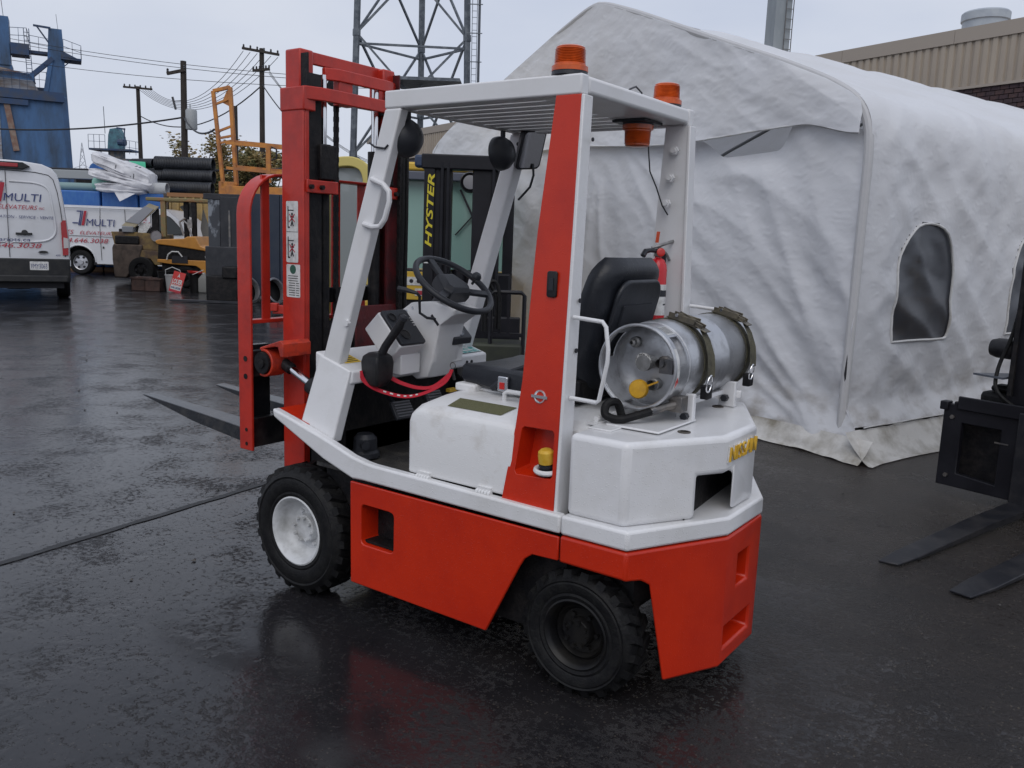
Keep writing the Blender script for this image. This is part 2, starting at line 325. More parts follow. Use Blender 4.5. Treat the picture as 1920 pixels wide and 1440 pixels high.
# ------------------------------------------------------------------ the orange and white forklift (truck frame = world frame: x ahead, y to its left)
T = thing('forklift', 'orange-red and white counterbalance forklift with grey gas cylinder on its tail, seen from behind', 'forklift', (0, 0, 0))
W = .531
def sy(s):  # map for a plate standing on side s, thickness going inward
    return lambda a, b, h: (a, s*h, b)
for s in (1, -1):
    outer = [(-.335, .567), (-.34, .147), (-1.028, .146), (-1.165, .425), (-1.185, .458), (-1.215, .480), (-1.318, .484), (-1.318, .567)]
    hole = rrect(-.572, -.397, .320, .484, .02)
    g = G().holed(outer, [hole], W, W-.012, sy(s))
    sp = obj('side_panel', g, red, T, bevel=.004)
    g = G(); P0 = .10                                   # walls of the foot hole
    hb = [(a, b) for a, b in hole]; n = len(hb)
    g.add([(a, s*(W-.004), b) for a, b in hb]+[(-.4845+(a+.4845)*.93, s*(W-P0), .402+(b-.402)*.93) for a, b in hb], [(i, (i+1) % n, n+(i+1) % n, n+i) for i in range(n)]+[tuple(range(n, 2*n))])
    obj('foot_hole', g, red, sp)
    obj('tread_mat', G().box(-.57, -.40, s*(W-.02) if s < 0 else W-.09, s*(W-.09) if s < 0 else W-.02, .324, .334), rubber, sp)
    # sill beam with upswept fender edge
    top = [(.137, .793), (.02, .766), (-.217, .705), (-.34, .668), (-.42, .655), (-.46, .652), (-1.320, .641)]
    bot = [(-1.320, .577), (-.40, .580), (-.345, .577), (-.31, .587), (-.176, .627), (.02, .71), (.130, .757)]
    obj('sill', G().prism(top+bot, W, W-.040, sy(s)), white, T, bevel=.009, seg=3)
    # red fender plate and inner liner
    fp = G().prism([(.134, .7895), (-.05, .7470), (-.05, .737), (.134, .776)], W-.038, .345, sy(s)); obj('fender', fp, red, T)
    # front cowl side (broad white foot of the front post)
    A4 = [Vector((-.062, s*.443, 1.036)), Vector((-.245, s*.449, .988)), Vector((-.192, s*.492, .690)), Vector((.004, s*.492, .742))]
    I4 = [p-Vector((0, s*.05, 0)) for p in A4]
    obj('cowl_side', G().loft([A4, I4]), white, T, bevel=.006)
    # front post of the overhead guard
    B4 = [Vector((-.072, s*.438, 1.02)), Vector((-.170, s*.438, 1.00)), Vector((-.486, s*.429, 2.0)), Vector((-.402, s*.429, 2.0))]
    lo4 = [B4[0], B4[1], B4[1]-Vector((-.01, s*.055, 0)), B4[0]-Vector((.0, s*.055, 0))]
    hi4 = [B4[3], B4[2], B4[2]-Vector((-.01, s*.055, 0)), B4[3]-Vector((0, s*.055, 0))]
    obj('front_post', G().loft([lo4, hi4]), whiteflat, T, bevel=.008, seg=3)
    # rear post: red outside plate, white channel behind it
    yt, yb = .429, .508
    def ypl(b, yt=yt, yb=yb): return yb+(b-.62)/(2.0-.62)*(yt-yb)
    def mp(a, b, h, s=s): return (a, s*(ypl(b)-h), b)
    xr = lambda b: -1.278+(b-.62)/1.38*(.016)
    
    outl = [(xr(.628), .628), (xr(.95), .95), (xr(2.0), 2.0), (-1.166, 2.0), (-1.131, 1.554), (-1.113, 1.062), (-1.098, .90), (-1.062, .645), (-1.062, .628)]
    hp = [(-1.262, .758), (-1.258, .900), (-1.250, .910), (-1.136, .908), (-1.127, .900), (-1.108, .752), (-1.116, .740), (-1.254, .746)]
    rp = obj('rear_post', G().holed(outl, [hp] if s > 0 else [], 0, .010, mp), red if s > 0 else whiteflat, T, bevel=.002)
    wh = G()
    for b0, b1 in ((.60, 2.0),):
        lo = [(xr(b0)-.014, s*(ypl(b0)+.000), b0), (xr(b0)+.0, s*(ypl(b0)+.0), b0), (xr(b0), s*(ypl(b0)-.075), b0), (xr(b0)-.014, s*(ypl(b0)-.075), b0)]
        hi = [(xr(b1)-.012, s*ypl(b1), b1), (xr(b1), s*ypl(b1), b1), (xr(b1), s*(ypl(b1)-.055), b1), (xr(b1)-.012, s*(ypl(b1)-.055), b1)]
        wh.loft([lo, hi])
    obj('post_flange', wh, white, T, bevel=.003)
    inn = G()                                             # inner web of the post
    inn.holed(outl, [hp] if s > 0 else [], .045, .050, mp); obj('post_web', inn, whiteflat, T)
    if s > 0:
        g = G(); n = len(hp)
        g.add([mp(a, b, .001) for a, b in hp]+[mp(-1.185+(a+1.185)*.86, .825+(b-.825)*.86, .075) for a, b in hp], [(i, (i+1) % n, n+(i+1) % n, n+i) for i in range(n)]+[tuple(range(n, 2*n))])
        obj('filler_recess', g, red, rp)
        cx, cz = -1.222, .768; cy = ypl(.76)-.028
        obj('filler_collar', G().tube([(cx+.040*math.cos(a), cy+.034*math.sin(a), cz-.006*math.sin(a)) for a in [2*PI*k/20 for k in range(20)]], .009, 8, closed=True), white, T)
        obj('filler_neck', G().lathe([(.026, -.02), (.027, .004), (.022, .006), (.022, .012), (.027, .014), (.027, .022), (.020, .024), (.020, .03)], (cx, cy, cz), (0, .15, 1), 20), plastic, T)
        obj('filler_cap', G().lathe([(.018, .02), (.027, .026), (.0285, .050), (.027, .066), (.018, .074), (.0001, .076)], (cx, cy, cz), (0, .15, 1), 20), gold, T)
        by = ypl(1.02)
        obj('round_badge', G().lathe([(.016, 0), (.019, .004), (.022, .004), (.024, 0)], (-1.190, by, 1.018), (0, 1, .05), 24).box(-1.222, -1.158, by, by+.005, 1.013, 1.023), chrome, T)
        by = ypl(1.395)
        g = G().prism(rrect(-1.228, -1.190, 1.352, 1.438, .008), by, by+.010, sy(1)); sw = obj('side_switch', g, black, T, bevel=.002)
        obj('switch_rocker', G().box(-1.217, -1.200, by+.009, by+.013, 1.375, 1.415), plastic, sw)
# holes in the white flanges
g = G()
for z in (1.862, 1.345, 1.18): g.cyl((-1.2925, ypl(z)-.045, z), (-1.2885, ypl(z)-.045, z), .0065 if z > 1.5 else .008, 10)
obj('bolt_hole', g, ink, T)
g = G()
for z, y in ((1.905, -.352), (1.800, -.372), (1.700, -.350)):
    g.cyl((-1.215+(1.905-z)*.1, -.376, z), (-1.215+(1.905-z)*.1, -.360, z), .018, 6); g.cyl((-1.215+(1.905-z)*.1, -.362, z), (-1.215+(1.905-z)*.1, -.352, z), .011, 10)
obj('post_bolt', g, whiteflat, T)
# guard frame
gz0, gz1 = 2.0, 2.053
hl = []
def rail(s): return G().box(-1.262, -.400, s*.429-(.045 if s > 0 else 0), s*.429+(.045 if s < 0 else 0), gz0, gz1+.012)
for s in (1, -1): obj('guard_rail', rail(s), whiteflat, T, bevel=.007, seg=3)
obj('guard_front_bar', G().box(-.445, -.400, -.384, .384, gz0+.004, gz1+.006), whiteflat, T, bevel=.007, seg=3)
obj('guard_rear_plate', G().box(-1.262, -1.045, -.384, .384, gz0+.006, gz1+.010), whiteflat, T, bevel=.012, seg=3)
me = None
for k in range(9):
    y = -.345+k*.0862
    if me is None:
        sl_ = obj('guard_slat', G().box(-1.047, -.443, -.033, .033, gz0+.008, gz0+.019), whiteflat, T, bevel=.003); me = sl_.data
    else:
        sl_ = sl_.copy(); C.objects.link(sl_)
    sl_.location = (0, y, 0)
# beacons
def beacon(x, y, z, up=1, sc=1.):
    b = obj('beacon_base', G().lathe([(.058, 0), (.060, .003), (.058, .022), (.05, .024)], (x, y, z), (0, 0, up), 28), plastic, T)
    pr = [(.060, .016), (.060, .032), (.052, .036)]
    for k in range(10): h = .040+k*.0050; pr += [(.0520-.0002*k, h), (.0490-.0002*k, h+.0025)]
    pr += [(.0475, .092), (.040, .096), (.0001, .097)]
    obj('beacon_lens', G().lathe(pr, (x, y, z), (0, 0, up), 28), amber, b)
beacon(-1.178, .372, gz1+.012); beacon(-1.185, -.330, gz1+.006); beacon(-1.125, -.222, gz0+.004, -1)
obj('beacon_mount', G().box(-1.19, -1.05, -.30, -.15, gz0-.006, gz0+.004), plastic, T)
obj('beacon_wire', G().tube([(-1.16, -.06, 2.065), (-1.15, -.09, 2.10), (-1.15, -.14, 2.118), (-1.155, -.18, 2.10), (-1.16, -.165, 2.08), (-1.16, -.20, 2.085), (-1.17, -.25, 2.065)], .0035, 6), plastic, T)
obj('hanging_wire', G().tube([(-1.14, -.285, 1.998), (-1.143, -.286, 1.90), (-1.150, -.295, 1.82), (-1.170, -.320, 1.76), (-1.185, -.352, 1.69), (-1.2, -.376, 1.655)], .0028, 6), plastic, T)
# round work lights and mirror
def worklight(x, y, z, r=.074):
    b = obj('work_light', G().lathe([(.0001, -.052), (r*.35, -.048), (r*.72, -.034), (r*.95, -.010), (r, .010), (r, .022), (r*.9, .026), (.0001, .026)], (x, y, z), (1, 0, -.12), 28), plastic, T)
    obj('light_bracket', G().bar((x, y, z+.04), (x+.0, y, 2.0), .02, .012), plastic, b)
worklight(-.435, .335, 1.905); worklight(-.445, -.262, 1.905)
mi = G().prism(rrect(-.062, .062, -.088, .088, .022), -.018, .018, lambda a, b, h: tuple(Vector((-.500, -.395, 1.935))+Vector((-.42, -.88, .10)).normalized()*a+Vector((-.22, .0, .97)).normalized()*b+Vector((.78, -.40, .30)).normalized()*h))
mo = obj('rear_mirror', mi, plastic, T, bevel=.008, seg=3)
mi = G().prism(rrect(-.052, .052, -.078, .078, .018), -.020, -.019, lambda a, b, h: tuple(Vector((-.500, -.395, 1.935))+Vector((-.42, -.88, .10)).normalized()*a+Vector((-.22, .0, .97)).normalized()*b+Vector((.78, -.40, .30)).normalized()*h))
obj('mirror_glass', mi, M('mirror_glass', (.6, .6, .62), .08, 1.), mo)
obj('mirror_arm', G().tube([(-.440, -.410, 1.95), (-.45, -.37, 1.955), (-.49, -.385, 1.95)], .009, 8), plastic, T)
obj('mirror_cable', G().tube([(-.515, -.40, 1.87), (-.520, -.40, 1.82), (-.50, -.405, 1.77), (-.455, -.415, 1.735), (-.425, -.425, 1.715)], .0055, 8), plastic, T)
# grab handle on the front post
obj('grab_handle', G().tube([(-.340, .425, 1.745), (-.355, .445, 1.742), (-.42, .450, 1.722), (-.450, .450, 1.695), (-.452, .450, 1.66), (-.430, .450, 1.595), (-.405, .450, 1.566), (-.37, .450, 1.562), (-.312, .442, 1.572), (-.30, .425, 1.575)], .0105, 10), whiteflat, T)
obj('post_strap', G().tube([(-.330, .434, 1.878), (-.36, .436, 1.862), (-.412, .436, 1.855), (-.425, .432, 1.868)], .004, 6), plastic, T)
obj('post_stub', G().cyl((-.215, .430, 1.18), (-.215, .446, 1.18), .014, 8), whiteflat, T)
for s in (1, -1):
    obj('rear_handle', G().tube([(-1.29, s*.455, 1.292), (-1.33, s*.455, 1.290), (-1.398, s*.455, 1.286), (-1.412, s*.455, 1.270), (-1.424, s*.455, 1.20), (-1.424, s*.455, 1.16), (-1.400, s*.455, 1.03), (-1.39, s*.455, 1.022), (-1.29, s*.455, 1.024)], .0072, 10), white, T)
# dash shelf
def zd(x): return 1.036+(x+.07)*.28
ds = G().loft([[(-.03, y, zd(-.03)), (-.248, y, zd(-.248)), (-.248, y, zd(-.248)-.050), (-.235, y, zd(-.248)-.056), (-.225, y, .93), (-.03, y, .96)] for y in (.440, -.455)])
obj('dash_shelf', ds, white, T, bevel=.008, seg=3)
obj('firewall', G().box(-.10, -.04, -.44, .44, .58, .97), blackflat, T)
def dashquad(name, x0, x1, y0, y1, m, lift=.0015): return obj(name, G().add([(x0, y0, zd(x0)+lift), (x1, y0, zd(x1)+lift), (x1, y1, zd(x1)+lift), (x0, y1, zd(x0)+lift)], [(0, 1, 2, 3)]), m, T)
ws = dashquad('warning_label', -.175, -.060, .405, .315, labely)
dashquad('warning_label_band', -.078, -.062, .400, .320, M('orange_ink', (.55, .12, .02), .5), .002)
for k in range(5): dashquad('print_line', -.165+k*.017, -.159+k*.017, .396, .324, ink, .0022)
dashquad('instruction_plate', -.225, -.095, -.295, -.435, teal)
dashquad('instruction_plate_edge', -.230, -.225, -.29, -.44, ink, .002)
for k in range(3): dashquad('print_line', -.205+k*.03, -.197+k*.03, -.305, -.40, labelw, .0025)
for y in (-.30, -.335): obj('bolt_hole', G().cyl((-.2485, y, .955), (-.252, y, .955), .008, 8), ink, T)
# floor, hood, seat
obj('floor_plate', G().box(-.66, -.08, -.476, .476, .575, .592), M('rubber_floor', (.035, .034, .035), .55, bump=.5, bscale=90, col2=(.07, .066, .06), nscale=9), T)
obj('chassis', G().box(-1.30, -.10, -.44, .44, .17, .57).box(-.1, .12, -.33, .33, .2, .7), blackflat, T)
obj('axle', G().cyl((0, -.4, .279), (0, .4, .279), .06, 12).cyl((-1.375, -.40, .223), (-1.375, .40, .223), .045, 12), blackflat, T)
hood_prof = [(.500, .650), (.500, .868), (.488, .898), (.455, .916), (.32, .935), (.25, .94), (.0, .94)]
hp_ = hood_prof+[(-y, z) for y, z in hood_prof[:-1][::-1]]
def hsec(x, k=1., top=0): return [(x, y*k, .65+(z-.65)*(1-top)) for y, z in hp_]
obj('hood', G().loft([hsec(-.612, .995, .10), hsec(-.640, 1., .02), hsec(-.668, 1), hsec(-1.098, 1)]), whitegrime, T, bevel=.010, seg=3)
obj('rear_deck', G().loft([hsec(-1.103, .80), hsec(-1.318, .80)]), whitegrime, T, bevel=.006)
obj('hood_insert', G().add([(-.755, .445, .9195), (-.735, .345, .9335), (-1.0, .345, .9335), (-1.0, .445, .9195)], [(0, 1, 2, 3)]), grate, T)
obj('hood_handle', G().tube([(-.90, .285, .935), (-.90, .287, .965), (-.915, .288, .975), (-1.09, .288, .975), (-1.105, .287, .965), (-1.105, .285, .93)], .009, 10), white, T)
hg = None
for x in (-.70, -.985):
    g = G()
    for k in range(5): g.cyl((x-.032+k*.013, .512, .648), (x-.021+k*.013, .512, .648), .010, 10)
    g.box(x-.03, x+.03, .498, .5105, .640, .668)
    obj('hood_hinge', g, whitegrime, T)
obj('seat_base', G().box(-1.10, -.66, -.20, .20, .94, .955).box(-.72, -.62, .18, .24, .935, .968), whitegrime, T, bevel=.008)
def seatpad(name, prof_fn, n=10): pass
cu = G(); secs = []
for k in range(13):
    u = k/12; x = -.635-.50*u; e = math.sin(PI*min(1, max(0, u)))**.35 if 0 < u < 1 else .55
    hw = .235*(.80+.20*e); th = .095*(.45+.55*e); zc = 1.002-.02*u
    ring = []
    for j in range(20):
        a = 2*PI*j/20; ca, sa = math.cos(a), math.sin(a)
        ring.append((x, hw*math.copysign(abs(ca)**.45, ca), zc+th*.62*math.copysign(abs(sa)**.6, sa)-(.012*math.cos(PI*ca/1.2) if sa > .3 else 0)))
    secs.append(ring)
cu.loft(secs); sc_ = obj('seat_cushion', cu, vinyl, T)
bk = G(); secs = []
for k in range(23):
    u = k/22; z = .99+.495*u; x = -1.13-.13*u; e = 1-.0*u; hw = .238*(1-.30*max(0, (u-.70)/.30)**2.6)*(.86+.14*min(1, u/.2)); th = .050*(1-.75*max(0, (u-.86)/.14)**2)+.004*math.sin(u*22)
    ring = []
    for j in range(24):
        a = 2*PI*j/24; ca, sa = math.cos(a), math.sin(a)
        ring.append((x+th*math.copysign(abs(sa)**.7, sa)+(.03*abs(ca)**3), hw*math.copysign(abs(ca)**.5, ca), z))
    secs.append(ring)
bk.loft(secs); sb_ = obj('seat_back', bk, vinyl, T)
pd = G().prism(rrect(-.165, .165, -.145, .13, .07, 6), 0, .022, lambda a, b, h: (-1.245-.012-h*.9-(b-.0)*.26+.0, a, 1.28+b-h*.25))
obj('back_pad', pd, vinyl, sb_, bevel=.009, seg=3)
obj('back_pocket', G().prism(rrect(-.115, .115, -.05, .045, .006), 0, .026, lambda a, b, h: (-1.247-.012-h*.9-(b)*.26, a, 1.275+b-h*.25)), M('vinyl_pocket', (.018, .02, .026), .5), sb_)
obj('seat_support', G().box(-1.18, -1.08, -.22, .22, .955, 1.04).box(-1.16, -1.12, .205, .225, .96, 1.15), blackflat, T, bevel=.01)
obj('seat_belt', G().tube([(-.80, .232, .965), (-.845, .235, 1.00), (-.87, .20, 1.035), (-.91, .14, 1.055), (-.96, .06, 1.06)], .012, 6), plastic, T)
bu = obj('belt_buckle', G().prism(rrect(-.885, -.838, .962, 1.020, .006), .236, .252, sy(1)), chrome, T, bevel=.003)
obj('buckle_button', G().box(-.872, -.850, .2515, .2545, .972, .998), redplas, bu)
# steering column
LP = [(753, 580), (770, 567), (815, 565), (854, 580), (852, 590), (826, 610), (820, 640), (812, 680), (780, 704), (760, 690), (785, 640), (760, 597)]
colp = [(-.137, 1.213), (-.197, 1.249), (-.330, 1.262), (-.452, 1.226), (-.447, 1.202), (-.373, 1.160), (-.352, 1.088), (-.325, .995), (-.235, .945), (-.190, .975), (-.252, 1.088), (-.165, 1.175)]
colp = [(-.175, 1.216), (-.227, 1.25), (-.364, 1.264), (-.479, 1.239), (-.474, 1.216), (-.399, 1.165), (-.383, 1.095), (-.362, 1.001), (-.330, .93), (-.266, .915), (-.202, .945), (-.278, 1.085), (-.198, 1.178)]
def colsec(h, k=1): 
    cx, cz = -.33, 1.12
    return [(cx+(a-cx)*k, h, cz+(b-cz)*k) for a, b in colp]
cg = G(); cg.loft([colsec(.080, .90), colsec(.074, .985), colsec(.05, 1), colsec(-.06, 1), colsec(-.085, .985), colsec(-.092, .9)])
col = obj('steering_column', cg, whiteflat, T, bevel=.006, seg=3)
obj('column_slot', G().bar((-.352, .079, 1.205), (-.392, .079, 1.165), .012, .006, up=(0, 1, 0)), ink, col)
for a, b in ((-.21, 1.225), (-.245, 1.24), (-.30, 1.09)): obj('column_screw', G().cyl((a, .075, b-.012), (a, .083, b-.012), .006, 8), chrome, col)
obj('indicator_lever', G().tube([(-.372, .078, 1.190), (-.362, .12, 1.196), (-.335, .135, 1.215), (-.345, .15, 1.26), (-.355, .16, 1.285), (-.35, .17, 1.30), (-.30, .19, 1.312), (-.27, .20, 1.315)], [.006, .006, .006, .006, .007, .007, .011, .012], 8), plastic, T)
# wheel
ta = .613; wc = Vector((-.405, 0, 1.335)); wx = Vector((0, 1, 0)); wy = Vector((math.cos(ta), 0, math.sin(ta))); wn = Vector((-math.sin(ta), 0, math.cos(ta)))
sw = obj('steering_wheel', G().tube([wc+wx*.180*math.cos(a)+wy*.180*math.sin(a) for a in [2*PI*k/48 for k in range(48)]], .0135, 12, closed=True), plastic, T)
hub = G()
hp2 = [(-.065, -.055), (.065, -.055), (.085, -.02), (.045, .07), (-.045, .07), (-.085, -.02)]
hub.loft([[wc+wx*a*k+wy*b*k+wn*h for a, b in hp2] for k, h in ((1, -.055), (1.05, -.03), (1.0, .0), (.72, .018))])
obj('wheel_hub', hub, plastic, sw, bevel=.004)
for a in (R(92), R(205), R(-25)):
    d = wx*math.cos(a)+wy*math.sin(a); obj('wheel_spoke', G().bar(wc+d*.05-wn*.02, wc+d*.175, .034, .016, up=wn), plastic, sw, bevel=.003)
kd = wx*math.cos(R(-40))+wy*math.sin(R(-40))
obj('spinner_knob', G().lathe([(.0001, .055), (.014, .052), (.022, .040), (.022, .030), (.012, .020), (.006, .012), (.006, -.005)], wc+Vector((.0, -.125, .0))+wn*.005, wn, 16), plastic, sw)
obj('column_neck', G().lathe([(.050, -.135), (.047, -.10), (.040, -.07), (.036, -.045)], wc, wn, 20), plastic, T)
# instrument box
Tt = Vector((-.224, 0, 1.217)); Rr = Vector((-.353, 0, 1.083)); dn = (Rr-Tt).normalized(); nn_ = Vector((-dn.z, 0, dn.x)); nn_ = nn_ if nn_.z > 0 else -nn_
lenf = (Rr-Tt).length
def ib(a, y, h): return Tt+dn*a+nn_*h+Vector((0, y, 0))
ibx = obj('instrument_box', G().loft([[ib(0, y, 0), ib(lenf, y, 0), ib(lenf, y, -.112), ib(0, y, -.112)] for y in (.27, .115)]), whiteflat, T, bevel=.006)
g = G().prism(rrect(.004, lenf-.002, .118, .268, .012), 0, .014, lambda a, b, h: ib(a, b, h)); ip = obj('instrument_panel', g, plastic, ibx, bevel=.003)
for a, y, r in ((.042, .228, .022), (.046, .165, .020), (.135, .215, .026)):
    obj('gauge_dial', G().lathe([(r, 0), (r, .004), (r*.8, .005), (r*.75, .001), (.0001, .001)], ib(a, y, .014), nn_, 20), black, ip)
for k in range(4): obj('indicator_lamp', G().box(-.003, .003, -.004, .004, 0, .003, Matrix.Translation(ib(.055+k*.013, .128, .0145))), labelw, ip)
obj('box_foot', G().box(-.31, -.20, .10, .22, .955, 1.04), whiteflat, T, bevel=.004)
gb = G().loft([[Vector((x, y, z)) for x, z in ((-.270, 1.150), (-.33, 1.158), (-.392, 1.100), (-.385, 1.07), (-.30, 1.07))] for y in (-.03, -.155)])
gbx = obj('gauge_box', gb, plastic, T, bevel=.005)
obj('gauge_dial', G().lathe([(.034, 0), (.034, .004), (.030, .005), (.028, .002), (.0001, .002)], (-.362, -.085, 1.131), (-.69, 0, .72), 20), M('dial_glass', (.16, .18, .2), .15), gbx)
obj('gauge_stand', G().box(-.36, -.29, -.13, -.05, .99, 1.075), whiteflat, T, bevel=.004)
# parking brake lever and boot
obj('brake_lever', G().tube([(-.290, .335, .985), (-.292, .33, 1.03), (-.315, .32, 1.085), (-.345, .305, 1.135), (-.375, .30, 1.175), (-.388, .298, 1.200)], [.024, .020, .017, .0175, .0185, .014], 12), black, T)
obj('lever_tip', G().lathe([(.008, 0), (.018, .004), (.0185, .018), (.011, .024), (.0001, .026)], (-.388, .298, 1.196), (-.4, -.05, .9), 14), plastic, T)
obj('lever_boot', G().loft([[(-.287+a*k, .335+b*k, z) for a, b in ((.045, .05), (-.045, .05), (-.045, -.05), (.045, -.05))] for k, z in ((.62, .920), (.98, .955), (1.05, 1.02), (.95, 1.045), (.55, 1.062))]), black, T, bevel=.009, seg=3)
# lanyard with key
def strap(pts, w_, up):
    g = G(); v = []; n = len(pts)
    for i, p in enumerate(pts):
        p = Vector(p); t = (Vector(pts[min(i+1, n-1)])-Vector(pts[max(i-1, 0)])).normalized(); q = t.cross(Vector(up)).normalized()*w_/2; nrm = t.cross(q).normalized()*.0008
        v += [p+q+nrm, p-q+nrm, p-q-nrm, p+q-nrm]
    for i in range(n-1):
        for a in range(4): g.f.append((4*i+a, 4*i+(a+1) % 4, 4*i+4+(a+1) % 4, 4*i+4+a))
    g.v = [tuple(x) for x in v]; return g
def bez(P, n=14):
    P = [Vector(p) for p in P]; o = []
    for i in range(len(P)-1):
        p0 = P[max(i-1, 0)]; p1 = P[i]; p2 = P[i+1]; p3 = P[min(i+2, len(P)-1)]
        for k in range(n):
            t = k/n; o.append(.5*((2*p1)+(p2-p0)*t+(2*p0-5*p1+4*p2-p3)*t*t+(3*p1-p0-3*p2+p3)*t**3))
    return o+[P[-1]]
lan = thing('lanyard', 'red printed neck strap with key hanging in a loop below the forklift dash', 'lanyard', (-.25, .25, .93))
lred = M('lanyard_red', (.50, .012, .03), .6, bump=.3, bscale=400)
def rel(P, o): return [Vector(p)-Vector(o) for p in P]
LO = (-.25, .25, .93)
obj('strap', strap(rel(bez([(-.250, .395, .985), (-.262, .385, .945), (-.300, .34, .905), (-.375, .27, .880), (-.435, .21, .895), (-.475, .13, .935), (-.475, .085, .985)]), LO), .018, (0, 1, .9)), lred, lan)
obj('strap', strap(rel(bez([(-.300, .27, .95), (-.330, .24, .928), (-.38, .19, .908), (-.43, .15, .915), (-.472, .10, .965), (-.475, .085, .985)]), LO), .018, (0, 1, .9)), lred, lan)
obj('key_ring', G().tube(rel([(-.472+.014*math.cos(a), .075, 1.0+.014*math.sin(a)) for a in [2*PI*k/16 for k in range(16)]], LO), .002, 6, closed=True).tube(rel([(-.473, .08, .985), (-.474, .07, .955), (-.474, .065, .94)], LO), .007, 6), steel, lan)
for k in range(7):
    p = bez([(-.300, .34, .905), (-.375, .27, .880), (-.435, .21, .895)], 4)[k+1] if k < 7 else None
    if k < 6: q = bez([(-.300, .34, .905), (-.375, .27, .880), (-.435, .21, .895)], 4)[k+2]-p; obj('print_mark', G().bar(p-Vector(LO)+Vector((-.001, .0018, .0015)), p+q*.45-Vector(LO)+Vector((-.001, .0018, .0015)), .007, .0015, up=(0, 1, .9)), labelw, lan)
# pedals
def pedal(x, y, z, w_, h_, mm=rubber):
    m = Matrix.Translation((x, y, z)) @ Matrix.Rotation(R(-58), 4, 'Y') @ Matrix.Rotation(R(6), 4, 'X')
    p = obj('pedal', G().box(-h_/2, h_/2, -w_/2, w_/2, -.008, .008, m), plastic, T, bevel=.004)
    for k in range(6): obj('pedal_rib', G().box(-h_/2+.008+k*h_/6.5, -h_/2+.015+k*h_/6.5, -w_/2+.008, w_/2-.008, .008, .013, m), M('pedal_rib', (.09, .09, .10), .5), p)
    obj('pedal_arm', G().bar((x, y, z-.01), (x+.09, y, z+.05), .014), plastic, p)
pedal(-.245, .135, .785, .13, .085); pedal(-.245, -.075, .805, .12, .085)
obj('pedal_pad_edge', G().box(-.285, -.262, -.185, -.135, .835, .850), gold, T)
obj('lever_cover', G().lathe([(.0001, .10), (.035, .098), (.050, .08), (.052, .03), (.062, .02), (.064, 0), (.0001, 0)], (-.185, .30, .60), (0, 0, 1), 16).cyl((-.185, .32, .66), (-.24, .35, .66), .018, 10), plastic, T)

# fire extinguisher (lifts off its bracket: a thing of its own)
ex = thing('fire_extinguisher', 'small red fire extinguisher with orange tag strapped to the inside of the rear right post', 'fire extinguisher', (-1.195, -.325, 1.20))
obj('cylinder', G().lathe([(.0001, 0), (.030, .002), (.038, .010), (.039, .03), (.039, .235), (.036, .255), (.026, .275), (.014, .283), (.013, .295)], (0, 0, 0), (0, 0, 1), 24), M('extinguisher_red', (.55, .012, .02), .25, coat=.3), ex)
lb = obj('paper_label', G().lathe([(.0395, .055), (.0395, .178)], (0, 0, 0), (0, 0, 1), 24), labelw, ex)
for k, (z, h) in enumerate(((.165, .006), (.152, .004), (.132, .012), (.095, .006), (.075, .016))):
    obj('label_print', G().lathe([(.0398, z), (.0398, z+h)], (0, 0, 0), (0, 0, 1), 8, a0=k*.7, a1=k*.7+1.2), ink, lb)
obj('valve', G().lathe([(.012, .285), (.017, .29), (.017, .315), (.010, .32)], (0, 0, 0), (0, 0, 1), 12), steel, ex)
obj('pressure_gauge', G().lathe([(.016, 0), (.017, .008), (.013, .010), (.0001, .009)], (-.014, .010, .305), (-.6, .75, .1), 16), redplas, ex)
obj('handle', G().tube([(.02, .02, .322), (0, 0, .330), (-.02, -.05, .345), (-.022, -.085, .352)], .007, 6).tube([(0, 0, .325), (-.01, -.05, .30), (-.012, -.08, .275)], .006, 6), aludull, ex)
obj('nozzle_hose', G().tube([(.0, .015, .31), (.012, .05, .312), (.02, .075, .308), (.022, .09, .29)], [.007, .009, .011, .011], 8), plastic, ex)
obj('tag', G().prism(rrect(-.014, .014, -.022, .022, .003), 0, .001, lambda a, b, h: (.002+h-.2*b, .01+a+.2*b, .365+b)), M('orange_tag', (.75, .09, .02), .5), ex)
obj('bracket', G().box(-.012, .012, -.050, -.042, .0, .30).box(.012, .02, -.05, -.0, .13, .15).lathe([(.0405, .13), (.0405, .155)], (0, 0, 0), (0, 0, 1), 24), plastic, ex)
obj('bottom_sticker', G().box(-.02, .005, .035, .041, .0, .016), labely, ex)

# ---- counterweight
Pt = [(-1.325, .505), (-1.540, .505), (-1.735, .172), (-1.735, -.100), (-1.540, -.505), (-1.325, -.505)]
Pf = [(-1.322, .531), (-1.572, .531), (-1.76, .16), (-1.76, -.16), (-1.572, -.531), (-1.322, -.531)]
cw = obj('counterweight_top', G().prism(Pt, .6405, .918, mxy), white, T, bevel=.020, seg=4)
cut(cw, G().prism([(-1.95, .302), (-1.50, .235), (-1.50, -.27), (-1.595, -.27), (-1.735, .105), (-1.95, .105)], .60, .788, mxy))
obj('radiator_duct', G().prism([(-1.656, .2995), (-1.640, .20), (-1.597, -.262), (-1.505, -.262), (-1.505, .233)], .6425, .7875, mxy), blackflat, T)
obj('counterweight_flange', G().prism(Pf, .5765, .642, mxy), white, T, bevel=.010, seg=3)
Lw = [(-1.20, -.1), (-1.20, .481), (-1.560, .478), (-1.600, .470), (-1.614, .452), (-1.652, .08), (-1.652, -.1)]
cs = obj('counterweight_casting', G().prism(Pf, .100, .5725, mxy), red, T, bevel=.010, seg=3)
cut(cs, G().prism(Lw, -.7, .7, mxz), G().box(-1.90, -1.70, -.058, .048, .362, .480), G().prism([(-1.90, .255), (-1.72, .235), (-1.66, .18), (-1.66, .16), (-1.90, .16)], -.105, .135, mxz))
